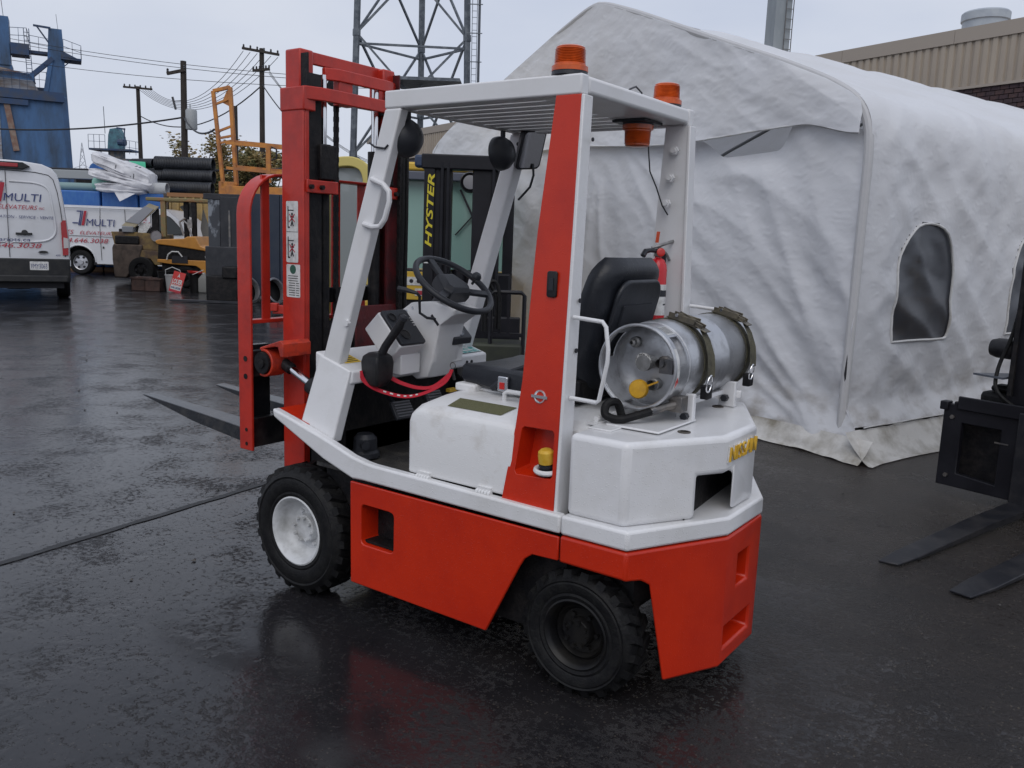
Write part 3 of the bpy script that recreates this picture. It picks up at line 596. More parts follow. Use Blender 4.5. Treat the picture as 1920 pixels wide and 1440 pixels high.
obj('casting_core', G().prism([(-1.33, .40), (-1.54, .40), (-1.70, .14), (-1.70, -.14), (-1.54, -.40), (-1.33, -.40)], .36, .575, mxy), blackflat, T)
obj('tow_pin', G().cyl((-1.735, .095, .185), (-1.735, .095, .25), .007, 8), gold, T)
# raised letters
lt = text('NISSAN', .246, .050, (-1.7362, .160, .829), (0, -1, 0), (0, 0, 1), gold, T, ext=.010, shear=.12, bold=.0)
lt.name = 'raised_lettering'
lt2 = text('NISSAN', .254, .056, (-1.7358, .164, .826), (0, -1, 0), (0, 0, 1), labelw, T, ext=.0045, shear=.12, bold=.012)
lt2.name = 'lettering_rim'
# fittings on the deck and counterweight
obj('deck_hinge', G().cyl((-1.322, .15, .938), (-1.322, .33, .938), .010, 10).cyl((-1.322, -.33, .938), (-1.322, -.15, .938), .010, 10).box(-1.34, -1.305, .12, .36, .922, .930), whitegrime, T)
obj('hose_plate', G().box(-1.42, -1.335, .14, .40, .918, .924), whitegrime, T, bevel=.002)
for x, y in ((-1.60, .22), (-1.50, -.31)): obj('lifting_eye', G().lathe([(.0001, .0), (.022, 0), (.022, .0035), (.014, .004)], (x, y, .9182), (0, 0, 1), 16), M('dirty_hole', (.08, .07, .06), .7), T)
obj('bottle_cradle', G().box(-1.555, -1.49, .03, .055, .92, 1.02).box(-1.56, -1.36, .03, .33, .922, .930, Matrix.Translation((0, 0, 0))).box(-1.555, -1.49, -.36, -.335, .92, 1.02).box(-1.57, -1.26, -.37, -.355, .955, .985).box(-1.36, -1.30, .0, .03, .92, 1.0).box(-1.36, -1.30, -.36, -.335, .92, 1.0).box(-1.51, -1.50, -.37, .06, .965, .985), white, T, bevel=.004)
obj('cradle_bolt', G().cyl((-1.53, .056, .94), (-1.53, .080, .94), .014, 6).cyl((-1.52, -.335, .955), (-1.52, -.31, .955), .014, 6), plastic, T)
obj('gas_hose', G().tube(bez([(-1.385, .255, .925), (-1.375, .255, .96), (-1.365, .27, .995), (-1.345, .30, .99), (-1.35, .315, .955), (-1.40, .305, .945), (-1.45, .255, .962), (-1.475, .215, .972)], 5), .0145, 10), rubber, T)
obj('hose_coupling', G().tube([(-1.470, .222, .970), (-1.487, .195, .978), (-1.50, .17, .984), (-1.52, .135, .99)], [.016, .017, .014, .018], 8).box(-1.55, -1.50, .09, .145, .965, 1.02), steel, T, bevel=.003)

# ---- gas cylinder
TK = thing('gas_cylinder', 'scuffed grey aluminium gas cylinder lying across the white tail of the forklift', 'gas cylinder', (-1.405, .212, 1.117))
TA = Vector((0, -1, 0))
def tk(pr, seg=40, **k): return G().lathe(pr, (0, 0, 0), TA, seg, **k)
body = [(.0001, .100), (.06, .098), (.11, .100), (.1435, .118), (.1505, .140), (.1545, .150), (.1545, .435), (.1575, .442), (.1575, .452), (.1545, .459), (.1545, .700), (.150, .730), (.132, .755), (.09, .772), (.0001, .78)]
obj('shell', tk(body, 48), alu, TK)
# collar with three windows
cg_ = G(); ns = 60; wins = [(R(250), R(292)), (R(8), R(50)), (R(130), R(172))]
def cpt(r, h, a): return Vector((math.cos(a)*r, -h, math.sin(a)*r))
def inwin(a, b=0):
    a = a % (2*PI)
    return any(x0 < a < x1 for x0, x1 in wins)
v = []; hs = [0, .032, .092, .125]
for rr_ in (.1475, .1435):
    for h in hs:
        for k in range(ns): v.append(cpt(rr_, h, 2*PI*k/ns))
f = []
for ly_ in (0, 1):
    o_ = ly_*len(hs)*ns
    for i in range(3):
        for k in range(ns):
            if i == 1 and inwin(2*PI*(k+.5)/ns): continue
            k2 = (k+1) % ns; f.append((o_+i*ns+k, o_+i*ns+k2, o_+(i+1)*ns+k2, o_+(i+1)*ns+k))
O2 = len(hs)*ns
for k in range(ns):
    k2 = (k+1) % ns; w0 = inwin(2*PI*(k+.5)/ns); w1 = inwin(2*PI*(k2+.5)/ns)
    if w0:
        f.append((ns+k, ns+k2, O2+ns+k2, O2+ns+k)); f.append((2*ns+k, 2*ns+k2, O2+2*ns+k2, O2+2*ns+k))
    if w0 != w1: f.append((ns+k2, 2*ns+k2, O2+2*ns+k2, O2+ns+k2))
cg_.add(v, f)
clr = obj('collar', cg_, alu, TK)
obj('collar_rim', G().tube([cpt(.1455, 0, 2*PI*k/48) for k in range(48)], .006, 10, closed=True), alu, clr)
obj('collar_bead', G().tube([cpt(.1475, .112, 2*PI*k/48) for k in range(48)], .0045, 8, closed=True).tube([cpt(.1435, .012, 2*PI*k/48) for k in range(48)], .003, 8, closed=True), alu, clr)
def onshell(r, h0, h1, a0, a1, n=6):
    g = G(); v = []
    for k in range(n+1):
        a = a0+(a1-a0)*k/n; v += [cpt(r, h0, a), cpt(r, h1, a)]
    return g.add(v, [(2*k, 2*k+1, 2*k+3, 2*k+2) for k in range(n)])
dl = obj('data_label', onshell(.1483, .035, .095, R(100)+R(10), R(128)), labelw, TK)
AL = lambda d: R(180-d)
for k in range(9): obj('label_print', onshell(.1486, .038+.006*k, .0405+.006*k, R(111), R(126)), ink, dl)
obj('warning_diamond', G().prism([(0, -.020), (.011, 0), (0, .020), (-.011, 0)], 0, .0006, lambda a, b, h: tuple(cpt(.1482+h, .02+a, R(196)+b/.148))), redplas, TK)
obj('edge_label', onshell(.1481, .004, .030, R(150), R(215), 10), labelw, TK)
fm = aludull
obj('valve', G().cyl((-.005, -.098, .01), (-.005, -.055, .01), .024, 14).cyl((-.005, -.06, .01), (-.005, -.035, .01), .028, 18), aludull, TK)
obj('contents_gauge', G().lathe([(.030, 0), (.031, .010), (.026, .014), (.0001, .012)], (-.002, -.05, .015), (0, 1, 0), 24), M('gauge_face', (.45, .45, .44), .3, col2=(.08, .08, .08), nscale=140, lo=.5, hi=.55), TK)
obj('relief_valve', G().lathe([(.020, -.01), (.020, .015), (.012, .020), (.012, .035), (.006, .04)], (.055, -.095, .075), (0, 1, 0), 12), aludull, TK)
obj('service_valve', G().lathe([(.022, -.01), (.024, .02), (.016, .025), (.016, .055)], (-.065, -.095, .015), (0, 1, 0), 12).box(-.11, -.06, -.09, -.05, -.02, .03), steel, TK)
obj('fill_fitting', G().lathe([(.020, -.01), (.022, .03), (.018, .034), (.018, .05)], (-.035, -.095, -.065), (0, 1, 0), 14), aludull, TK)
obj('dust_cap', G().lathe([(.0001, .022), (.030, .020), (.034, .012), (.034, -.004), (.020, -.008)], (.004, -.035, -.082), (-.2, 1, .1), 24).bar((.02-.04, -.04, -.07), (-.06, -.05, -.05), .014, .006), yellowcap, TK)
# straps with buckles (they belong to the truck)
def ring_strap(h, r, w_, m):
    g = G(); n = 44; v = []
    for k in range(n):
        a = 2*PI*k/n; p = Vector((-1.405+math.cos(a)*r, 0, 1.117+math.sin(a)*r)); p2 = Vector((-1.405+math.cos(a)*(r+.003), 0, 1.117+math.sin(a)*(r+.003)))
        y0 = .212-h
        v += [(p.x, y0, p.z), (p2.x, y0, p2.z), (p2.x, y0-w_, p2.z), (p.x, y0-w_, p.z)]
    for k in range(n):
        j = (k+1) % n
        for a in range(4): g.f.append((4*k+a, 4*k+(a+1) % 4, 4*j+(a+1) % 4, 4*j+a))
    g.v = v; return g
for h in (.215, .625):
    st_ = obj('tank_strap', ring_strap(h, .1550, .044, webbing), webbing, T)
    y0 = .212-h-.022; c_ = Vector((-1.405, y0, 1.117))
    def pp(a, r, dy=0): return c_+Vector((math.cos(R(a))*r, dy, math.sin(R(a))*r))
    bkm = M('buckle_metal', (.10, .09, .075), .42, .6, col2=(.16, .14, .10), nscale=30)
    for dy in (-.024, .024):
        obj('buckle_plate', G().bar(pp(92, .172, dy), pp(126, .186, dy), .004, .022, up=pp(110, 1)-c_), bkm, st_, bevel=.002)
        obj('buckle_plate', G().bar(pp(100, .180, dy*.6), pp(135, .190, dy*.6), .004, .016, up=pp(118, 1)-c_), bkm, st_, bevel=.002)
    obj('buckle_tongue', G().bar(pp(88, .164), pp(132, .176), .040, .004, up=pp(108, 1)-c_).bar(pp(128, .178), pp(142, .192), .05, .004, up=pp(135, 1)-c_), bkm, st_, bevel=.002)
    obj('buckle_rivet', G().cyl(pp(103, .176, -.03), pp(103, .176, .03), .006, 10), chrome, st_)
    # loose tail with D ring
    tl = [pp(136, .180), pp(150, .178), pp(168, .178), pp(182, .181), pp(192, .190)]
    g = G(); v = []
    for i, p in enumerate(tl):
        wv = (.022, .024, .028, .030, .026)[i]; sk_ = (0, .006, .012, .02, .03)[i]; v += [p+Vector((0, wv+sk_, 0)), p+Vector((0, -wv+sk_*.6, 0))]
    g.add(v, [(2*i, 2*i+1, 2*i+3, 2*i+2) for i in range(4)])
    obj('strap_tail', g, webbing, st_)
    dc = pp(197, .198, .045)
    obj('pull_ring', G().tube([dc+Vector((-.004*math.sin(a), .021*math.cos(a), .030*math.sin(a))) for a in [2*PI*k/22 for k in range(22)]], .0032, 8, closed=True), chrome, st_)
    obj('cam_block', G().box(-.03, .0, -.022, .022, -.03, .02, Matrix.Translation(pp(212, .172))), black, st_, bevel=.004)

# ---- wheels
def wheel(x, y, r, rimr, w_, s, rim_mat, hubw, lugs=22, spin=0):
    wt = obj('wheel', G().lathe([(rimr*.985, -.002), (rimr*.985, -w_+.01)], (x, s*y, r), (0, s, 0), 32), rim_mat, T)
    p = []
    p += [(rimr, -.004), (rimr+.012, 0.001), (rimr+.020, -.002), (rimr+.030, .004), (rimr+(r-rimr)*.55, .004), (rimr+(r-rimr)*.60, .0005), (rimr+(r-rimr)*.66, .004), (r-.035, -.002), (r-.020, -.012), (r-.016, -.022), (r-.016, -w_+.02), (r-.03, -w_+.006), (rimr, -w_+.004)]
    obj('tyre', G().lathe(p, (x, s*y, r), (0, s, 0), 56), rubber, wt)
    tg = G(); O = Vector((x, s*y, r))
    for k in range(lugs):
        for side in (0, 1):
            a = 2*PI*(k+.5*side+spin)/lugs; da = 2*PI/lugs
            y0, y1 = (-.006, -w_*.52) if side == 0 else (-w_+.006, -w_*.48)
            v = []
            for (rr_, dd) in ((r-.030, 1.1), (r, .8)):
                for yy, off in ((y0 if rr_ > r-.01 else y0, 0), (y1, .45*da)):
                    for e in (-.5, .5):
                        aa = a+off+e*da*.52*dd
                        v.append(O+Vector((math.cos(aa)*rr_, s*(yy-(.012 if rr_ > r-.01 and off == 0 else 0)*(1 if side == 0 else -1)), math.sin(aa)*rr_)))
            tg.add(v, [(0, 1, 3, 2), (4, 6, 7, 5), (0, 4, 5, 1), (2, 3, 7, 6), (0, 2, 6, 4), (1, 5, 7, 3)])
    obj('tread', tg, rubber, wt, label=None)
    hp = [(rimr, -.002), (rimr-.006, .001), (rimr-.012, -.004), (rimr-.020, -.016), (rimr-.026, -.045), (rimr-.036, -hubw), (rimr*.62, -hubw-.018), (rimr*.40, -hubw-.020), (rimr*.385, -hubw+.012), (rimr*.36, -hubw+.016), (.0001, -hubw+.016)]
    obj('rim', G().lathe(hp, (x, s*y, r), (0, s, 0), 48), rim_mat, wt)
    nt_ = G()
    for k in range(8):
        a = 2*PI*k/8+.2; q = (x+math.cos(a)*rimr*.335, s*(y-hubw+.016), r+math.sin(a)*rimr*.335)
        nt_.cyl(q, (q[0], s*(y-hubw+.030), q[2]), .0075, 6)
    for k in range(6):
        a = 2*PI*k/6; q = (x+math.cos(a)*rimr*.50, s*(y-hubw-.019), r+math.sin(a)*rimr*.50)
        nt_.cyl(q, (q[0], s*(y-hubw-.004), q[2]), .0085, 6)
    obj('wheel_nut', nt_, rim_mat, wt)
rimwhite = M('rim_white', (.60, .61, .62), .45, col2=(.33, .33, .32), nscale=9, lo=.5, hi=.75, bump=.1, bscale=30)
rimblack = M('rim_black', (.006, .006, .007), .4, spec=.3, col2=(.014, .013, .012), nscale=9)
for s in (1, -1):
    wheel(.0, .527, .279, .150, .165, s, rimwhite, .062, 24)
    wheel(-1.375, .495, .223, .125, .14, s, rimblack, .035, 20, .3)

# ---- mast
for s in (1, -1):
    mr = redmast
    g = G().box(.110, .250, s*.375 if s < 0 else .361, s*.361 if s < 0 else .375, .12, 2.125)
    g.box(.110, .123, min(s*.335, s*.361), max(s*.335, s*.361), .12, 2.085).box(.237, .250, min(s*.335, s*.361), max(s*.335, s*.361), .12, 2.085)
    obj('outer_mast_rail', g, mr if s > 0 else mr, T, bevel=.004)
    obj('mast_cap', G().box(.102, .255, min(s*.30, s*.380), max(s*.30, s*.380), 2.03, 2.128), mr, T, bevel=.006)
    g = G().box(.125, .236, min(s*.332, s*.322), max(s*.332, s*.322), .20, 2.27).box(.125, .137, min(s*.322, s*.24), max(s*.322, s*.24), .20, 2.19).box(.224, .236, min(s*.322, s*.24), max(s*.322, s*.24), .20, 2.27)
    obj('inner_mast_rail', g, blackflat if s > 0 else greasered, T)
    obj('inner_mast_head', G().box(.165, .262, min(s*.250, s*.338), max(s*.250, s*.338), 2.12, 2.292), mr, T, bevel=.008)
    obj('lift_rod', G().cyl((.165, s*.187, 1.85), (.165, s*.187, 2.2), .017, 14), chrome, T)
    obj('lift_cylinder', G().cyl((.165, s*.187, .3), (.165, s*.187, 1.80), .030, 14).cyl((.165, s*.187, 1.70), (.165, s*.187, 1.905), .036, 14), blackflat, T)
    obj('mast_bracket', G().box(.10, .20, min(s*.15, .36 if s > 0 else -.305), max(s*.15, .36 if s > 0 else -.305), 1.69, 1.745), mr, T, bevel=.004)
    obj('hose_block', G().box(.105, .150, min(s*.155, s*.265), max(s*.155, s*.265), 1.75, 1.90), blackflat, T, bevel=.006)
    for yy in ((.34, .27) if s > 0 else (.27, .2)): obj('bracket_bolt', G().cyl((.082, s*yy, 1.715), (.100, s*yy, 1.715), .011, 6), blackflat, T)
    # chains: links joined as one part
    ch = G(); y_ = s*.055 if s > 0 else -.300
    for k in range(62):
        z = .72+k*.0222; m = Matrix.Translation((.205 if s > 0 else .092, y_, z))
        if k % 2: ch.box(-.008, .008, -.013, .013, -.011, .011, m)
        else: ch.box(-.0095, .0095, -.009, .009, -.016, .016, m)
    tag(obj('lift_chain', ch, blackflat, T), kind='stuff')
    obj('chain_wheel', G().cyl((.20, y_-.022, 2.145), (.20, y_+.022, 2.145), .062, 20), blackflat, T)
    obj('wheel_yoke', G().box(.13, .17, y_-.035, y_+.06*s, 2.08, 2.20), redmast, T, bevel=.004)
def beam(name, x0, x1, y0, y1, z0, z1, bow=0, m=redmast):
    g = G(); secs = []
    for k in range(9):
        u = k/8; y = y0+(y1-y0)*u; b = bow*(1-min(1, min(u, 1-u)/.14))
        secs.append([(x0+b, y, z0), (x1+b, y, z0), (x1+b, y, z1), (x0+b, y, z1)])
    return obj(name, g.loft(secs), m, T, bevel=.004)
beam('top_cross_beam', .205, .225, .30, -.315, 2.245, 2.297)
beam('upper_cross_beam', .120, .142, .19, -.330, 2.180, 2.232, .03)
beam('outer_cross_beam', .070, .092, .370, -.380, 2.075, 2.130, .035)
beam('lower_cross_beam', .215, .235, .33, -.33, .70, .80, 0, blackflat)
beam('middle_cross_beam', .225, .24, .34, -.34, 1.20, 1.27, 0, blackflat)
obj('mast_guard_plate', G().box(.10, .11, -.30, .02, .60, 1.19), greasered, T, bevel=.003)
obj('hose_guide', G().tube([(.09, -.31, 1.15), (.085, -.315, 1.6), (.09, -.32, 1.95), (.12, -.32, 2.10), (.16, -.30, 2.15)], .012, 8).tube([(.09, -.34, .6), (.085, -.345, 1.6), (.09, -.35, 1.95), (.12, -.34, 2.06)], .012, 8), rubber, T)
# tilt cylinder
for s in (1, -1):
    tb = G(); c_ = Vector((.262, 0, .968))
    arc = [(c_.x+.062*math.cos(a), c_.z+.062*math.sin(a)) for a in [R(75+k*17) for k in range(14)]]
    arc2 = [(c_.x+.050*math.cos(a), c_.z+.050*math.sin(a)) for a in [R(75+k*17) for k in range(14)]][::-1]
    tb.prism(arc+arc2, .39, .475, sy(s))
    tb.prism([(.29, 1.022), (.28, 1.034), (.15, 1.075), (.13, 1.062), (.13, 1.005), (.15, 1.005), (.165, 1.045), (.19, 1.045)], .322, .475, sy(s))
    obj('tilt_bracket', tb, M('tilt_red', (.58, .045, .015), .4, col2=(.3, .03, .02), nscale=20), T, bevel=.003)
    obj('tilt_pin', G().cyl((.262, s*.378, .968), (.262, s*.485, .968), .048, 18).cyl((.262, s*.485, .968), (.262, s*.492, .968), .022, 12), blackflat, T)
    obj('tilt_rod', G().cyl((.19, s*.402, .955), (.0, s*.402, .876), .016, 14), chrome, T)
    obj('rod_eye', G().cyl((.27, s*.402, .985), (.165, s*.402, .945), .026, 14), black, T)
    obj('tilt_cylinder', G().cyl((.035, s*.402, .892), (-.16, s*.402, .80), .040, 18), black, T)
# load backrest, carriage and forks
br = G(); pth = []
for k in range(9):
    a = PI/2*k/8; pth.append((.437-.17*(1-math.cos(a)), 1.60+.17*math.sin(a)*1.05))
left = [(.437, .545), (.437, 1.0)]+pth; top_ = left+[(-.437+(.437-p[0]), p[1]) for p in pth[::-1]]+[(-.437, .545)]
secs = []
for i, (y, z) in enumerate(top_):
    a = Vector((0, *top_[max(i-1, 0)])); b = Vector((0, *top_[min(i+1, len(top_)-1)])); t = (b-a).normalized(); q = Vector((0, -t.z, t.y))
    c = Vector((.43, y, z)); secs.append([c+q*.006+Vector((-.045, 0, 0)), c+q*.006+Vector((.045, 0, 0)), c-q*.006+Vector((.045, 0, 0)), c-q*.006+Vector((-.045, 0, 0))])
obj('backrest_frame', G().loft(secs), redmast, T, bevel=.003)
for y in (.336, -.086, -.257): obj('backrest_bar', G().box(.408, .420, y-.022 if y > 0 else y-.025, y+.022 if y > 0 else y+.028, 1.13, 1.775), redmast, T, bevel=.003)
obj('backrest_rail', G().box(.40, .45, -.43, .43, 1.122, 1.140), redmast, T, bevel=.003)
obj('backrest_hole', G().cyl((.425, .442, .965), (.425, .445, .965), .013, 10).cyl((.425, .442, .885), (.425, .445, .885), .013, 10).cyl((.425, .442, .64), (.425, .445, .64), .009, 8).cyl((.425, .442, .575), (.425, .445, .575), .009, 8), blackflat, T)
obj('carriage_bar', G().box(.405, .445, -.425, .425, .880, 1.000), black, T, bevel=.004)
obj('carriage_bar', G().box(.405, .445, -.425, .425, .555, .690), black, T, bevel=.004)
obj('carriage_plate', G().box(.36, .41, .18, .24, .52, 1.05).box(.36, .41, -.24, -.18, .52, 1.05).box(.25, .40, .20, .24, .5, .95), blackflat, T)
for yc in (.340, -.100):
    fk = G()
    pr = [(.455, 1.02), (.490, 1.02), (.492, .655), (.52, .628), (.70, .640), (1.372, .668), (1.375, .662), (.90, .598), (.52, .560), (.47, .565), (.452, .60)]
    fk.prism(pr, yc-.055, yc+.055, mxz)
    # tapered toe
    fk.v = [(x, yc+(y-yc)*(1 if x < 1.1 else .55), z) for x, y, z in fk.v]
    obj('fork', fk, forksteel, T, bevel=.004)
# stickers on the mast
def st(y, x0, x1, z0, z1, m, name, lift=.0012): return obj(name, G().prism(rrect(min(x0, x1), max(x0, x1), z0, z1, .006), y, y+lift, sy(1)), m, T)
pic = st(.3755, .144, .221, 1.388, 1.652, labelw, 'pictogram_label')
for zc in (1.585, 1.455):
    g = G()
    def D(pts, w_=.004): 
        for a, b in zip(pts[:-1], pts[1:]): g.bar((a[0], .3775, a[1]), (b[0], .3775, b[1]), w_, .0008, up=(0, 1, 0))
    D([(.208, zc-.045), (.208, zc+.045)], .005); D([(.208, zc+.028), (.172, zc+.028)], .004); D([(.21, zc-.045), (.196, zc-.045)], .006)
    obj('print_mark', g, ink, pic)
    g = G().cyl((.182, .3768, zc+.012), (.182, .3778, zc+.012), .006, 10)
    for a, b in (((.182, zc+.008), (.182, zc-.02)), ((.170, zc+.0), (.194, zc+.0)), ((.182, zc-.02), (.174, zc-.040)), ((.182, zc-.02), (.190, zc-.040))): g.bar((a[0], .3772, a[1]), (b[0], .3772, b[1]), .007, .0008, up=(0, 1, 0))
    obj('print_mark', g, ink, pic)
    g = G()
    for sgn in (1, -1): g.bar((.182-.017*sgn, .3779, zc+.012), (.182+.017*sgn, .3779, zc-.022), .0045, .0006, up=(0, 1, 0))
    obj('print_mark', g, inkred, pic)
obj('label_line', G().box(.146, .219, .3768, .3774, 1.5195, 1.5215), ink, pic)
dp = st(.3755, .132, .221, 1.236, 1.380, labelw, 'data_plate')
obj('plate_emblem', G().lathe([(.0001, 0), (.020, 0)], (.178, .3772, 1.358), (0, 1, 0), 20), M('emblem_green', (.03, .10, .07), .5), dp)
for k in range(9):
    z = 1.328-k*.0105; g = G().box(.205 if k > 2 else .21, .165 if k > 2 else .145, .3768, .3773, z, z+.003)
    if k > 2: g.box(.138, .158, .3768, .3773, z, z+.003)
    obj('print_line', g, ink, dp)
MASTN = {'outer_mast_rail', 'mast_cap', 'inner_mast_rail', 'inner_mast_head', 'lift_rod', 'lift_cylinder', 'mast_bracket', 'hose_block', 'bracket_bolt', 'lift_chain', 'chain_wheel', 'wheel_yoke', 'top_cross_beam', 'upper_cross_beam', 'outer_cross_beam', 'lower_cross_beam', 'middle_cross_beam', 'mast_guard_plate', 'hose_guide', 'pictogram_label', 'data_plate'}
for o in T.children:
    if o.name.split('.')[0] in MASTN: o.location = (.065, 0, .012); o.scale = (1, .86, 1)
# ------------------------------------------------------------------ the white fabric shelter
def fabric_mat(name, c1, c2, k):
    m = bpy.data.materials.new(name); MC[name] = m; m.use_nodes = True; n = m.node_tree.nodes; l = m.node_tree.links.new
    b = n['Principled BSDF']; b.inputs['Roughness'].default_value = .42; t = n.new('ShaderNodeTexCoord')
    def noi(sc, st, ty='FBM', d=6, rot=0):
        mpn = n.new('ShaderNodeMapping'); mpn.inputs['Scale'].default_value = st; mpn.inputs['Rotation'].default_value = (rot, rot*.7, rot); l(t.outputs['Object'], mpn.inputs['Vector'])
        q = n.new('ShaderNodeTexNoise'); q.noise_type = ty; q.inputs['Scale'].default_value = sc; q.inputs['Detail'].default_value = d; l(mpn.outputs['Vector'], q.inputs['Vector']); return q.outputs['Fac']
    gr = noi(1.6, (1, 1, .6), d=8); r = n.new('ShaderNodeMapRange'); r.inputs['From Min'].default_value = .42; r.inputs['From Max'].default_value = .78; l(gr, r.inputs['Value'])
    mc = n.new('ShaderNodeMixRGB'); mc.inputs['Color1'].default_value = (*c1, 1); mc.inputs['Color2'].default_value = (*c2, 1); l(r.outputs['Result'], mc.inputs['Fac'])
    sx = n.new('ShaderNodeSeparateXYZ'); l(t.outputs['Object'], sx.inputs[0])     # splash dirt along the foot of the cloth
    lo = n.new('ShaderNodeMapRange'); lo.inputs['From Min'].default_value = .75; lo.inputs['From Max'].default_value = .05; l(sx.outputs['Z'], lo.inputs['Value'])
    g2 = noi(4.5, (1, 1, 1.5), d=8); r2 = n.new('ShaderNodeMapRange'); r2.inputs['From Min'].default_value = .45; r2.inputs['From Max'].default_value = .7; l(g2, r2.inputs['Value'])
    mu = n.new('ShaderNodeMath'); mu.operation = 'MULTIPLY'; l(lo.outputs['Result'], mu.inputs[0]); l(r2.outputs['Result'], mu.inputs[1])
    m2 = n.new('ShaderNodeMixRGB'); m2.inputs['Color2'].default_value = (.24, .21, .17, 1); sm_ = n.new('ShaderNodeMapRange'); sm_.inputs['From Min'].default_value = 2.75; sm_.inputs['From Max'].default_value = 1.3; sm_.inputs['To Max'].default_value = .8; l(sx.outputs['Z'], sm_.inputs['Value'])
    m3 = n.new('ShaderNodeMixRGB'); m3.inputs['Color2'].default_value = (.68, .69, .72, 1); l(sm_.outputs['Result'], m3.inputs['Fac']); l(mc.outputs['Color'], m3.inputs['Color1'])   # cloth turns greyer from roof height down the walls
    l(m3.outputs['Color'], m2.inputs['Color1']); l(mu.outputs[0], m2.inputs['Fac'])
    l(m2.outputs['Color'], b.inputs['Base Color'])
    prev = None
    for sc, st, dist, stg, rot in ((1.3, (1, 1, 2.2), .006, .3*k, .5), (3.1, (1, 1, 1.7), .006, .4*k, -.6), (6.5, (1, .6, 1.6), .007, .5*k, .9), (14, (1, 1, 1.3), .006, .65*k, -.3), (40, (1, 1, 1), .003, .4, .2)):
        h = noi(sc, st, 'RIDGED_MULTIFRACTAL' if sc < 20 else 'FBM', 7, rot); bp = n.new('ShaderNodeBump'); bp.inputs['Strength'].default_value = stg; bp.inputs['Distance'].default_value = dist; l(h, bp.inputs['Height'])
        if prev: l(prev.outputs['Normal'], bp.inputs['Normal'])
        prev = bp
    l(prev.outputs['Normal'], b.inputs['Normal'])
    tr = n.new('ShaderNodeBsdfTranslucent'); l(m2.outputs['Color'], tr.inputs['Color']); ms = n.new('ShaderNodeMixShader'); ms.inputs['Fac'].default_value = .22
    l(b.outputs['BSDF'], ms.inputs[1]); l(tr.outputs['BSDF'], ms.inputs[2]); l(ms.outputs['Shader'], n['Material Output'].inputs['Surface'])
    return m
fabric = fabric_mat('shelter_cloth', (.84, .85, .88), (.77, .77, .78), 1.0)
fabric_in = M('tarp_hem', (.55, .55, .55), .55, col2=(.33, .31, .28), nscale=6, lo=.5, hi=.75, bump=.3, bscale=20)
dirty = M('tarp_dirty', (.56, .55, .53), .6, col2=(.20, .18, .14), nscale=3.2, lo=.42, hi=.70, bump=.5, bscale=18, detail=8)
TG = thing('fabric_shelter', 'large white fabric garage shelter with drooping wrinkled gable and arched plastic windows', 'shelter', (-1.057, -3.911, 0), R(-18.05))
pk = [(-.03, 1.2), (-.05, 2.30), (-.03, 2.48), (.04, 2.62), (.14, 2.70), (.36, 2.82), (.78, 3.0), (1.48, 3.27), (2.47, 3.66), (2.9, 3.81), (3.05, 3.835), (3.2, 3.81), (3.63, 3.66), (4.62, 3.27), (5.32, 3.0), (5.74, 2.82), (5.96, 2.70), (6.06, 2.62), (6.13, 2.48), (6.15, 2.3), (6.13, 1.2)]
def hs_(s):
    if s <= .04: return 2.55
    for (a, b), (c, d) in zip(pk[:-1], pk[1:]):
        if a <= s <= c and c > a: return b+(d-b)*(s-a)/(c-a)
    return 2.55
def N(x, y, z=0): return noise.noise(Vector((x, y, z)))
def ridge(x, y, z=0): return 1-abs(N(x, y, z))*2
def rotn(s, z, a, f1, f2, k=0):
    c_, s_ = math.cos(a), math.sin(a); return ridge((s*c_+z*s_)*f1, (-s*s_+z*c_)*f2, k)
def crumple(s, z, k=0):
    return .007*rotn(s, z, .5, 1.4, 4.6, k)+.004*rotn(s, z, -.35, 3.1, 7.5, k+3)+.002*rotn(s, z, .2, 7, 13, k+5)
def sst(a, b, x):
    t = max(0, min(1, (x-a)/(b-a))); return t*t*(3-2*t)
def gridmesh(nu, nv, fn, skip=None):
    g = G(); g.v = [tuple(fn(i/nu, j/nv)) for j in range(nv+1) for i in range(nu+1)]
    for j in range(nv):
        for i in range(nu):
            if skip and skip((i+.5)/nu, (j+.5)/nv): continue
            k = j*(nu+1)+i; g.f.append((k, k+1, k+nu+2, k+nu+1))
    return g
def hem(s): return 2.455-.085*sst(.55, .05, s)+.03*math.sin(s*2.1+.6)-.02*sst(3.2, 5.5, s)
def upg(u, v):
    s = .03+u*6.04; z0 = hem(s); z1 = hs_(s)-.015; z = z0+(z1-z0)*v
    # long soft swags hanging from the shoulders
    sw_ = .05*math.sin(PI*v)*N(s*.9, z*1.6, 4)+.018*rotn(s, z, -.45, .8, 2.4, 8)*(1-v)+.022*rotn(s, z, .55, .7, 2.6, 2)*sst(2.0, .2, s)
    return (s, .045+sw_+crumple(s, z, 1), z)
obj('upper_gable', gridmesh(250, 60, upg), fabric, TG, sm=80)
def ltop(s): return hem(s)+.03-.185*sst(.62, .86, s)*sst(1.75, 1.35, s)
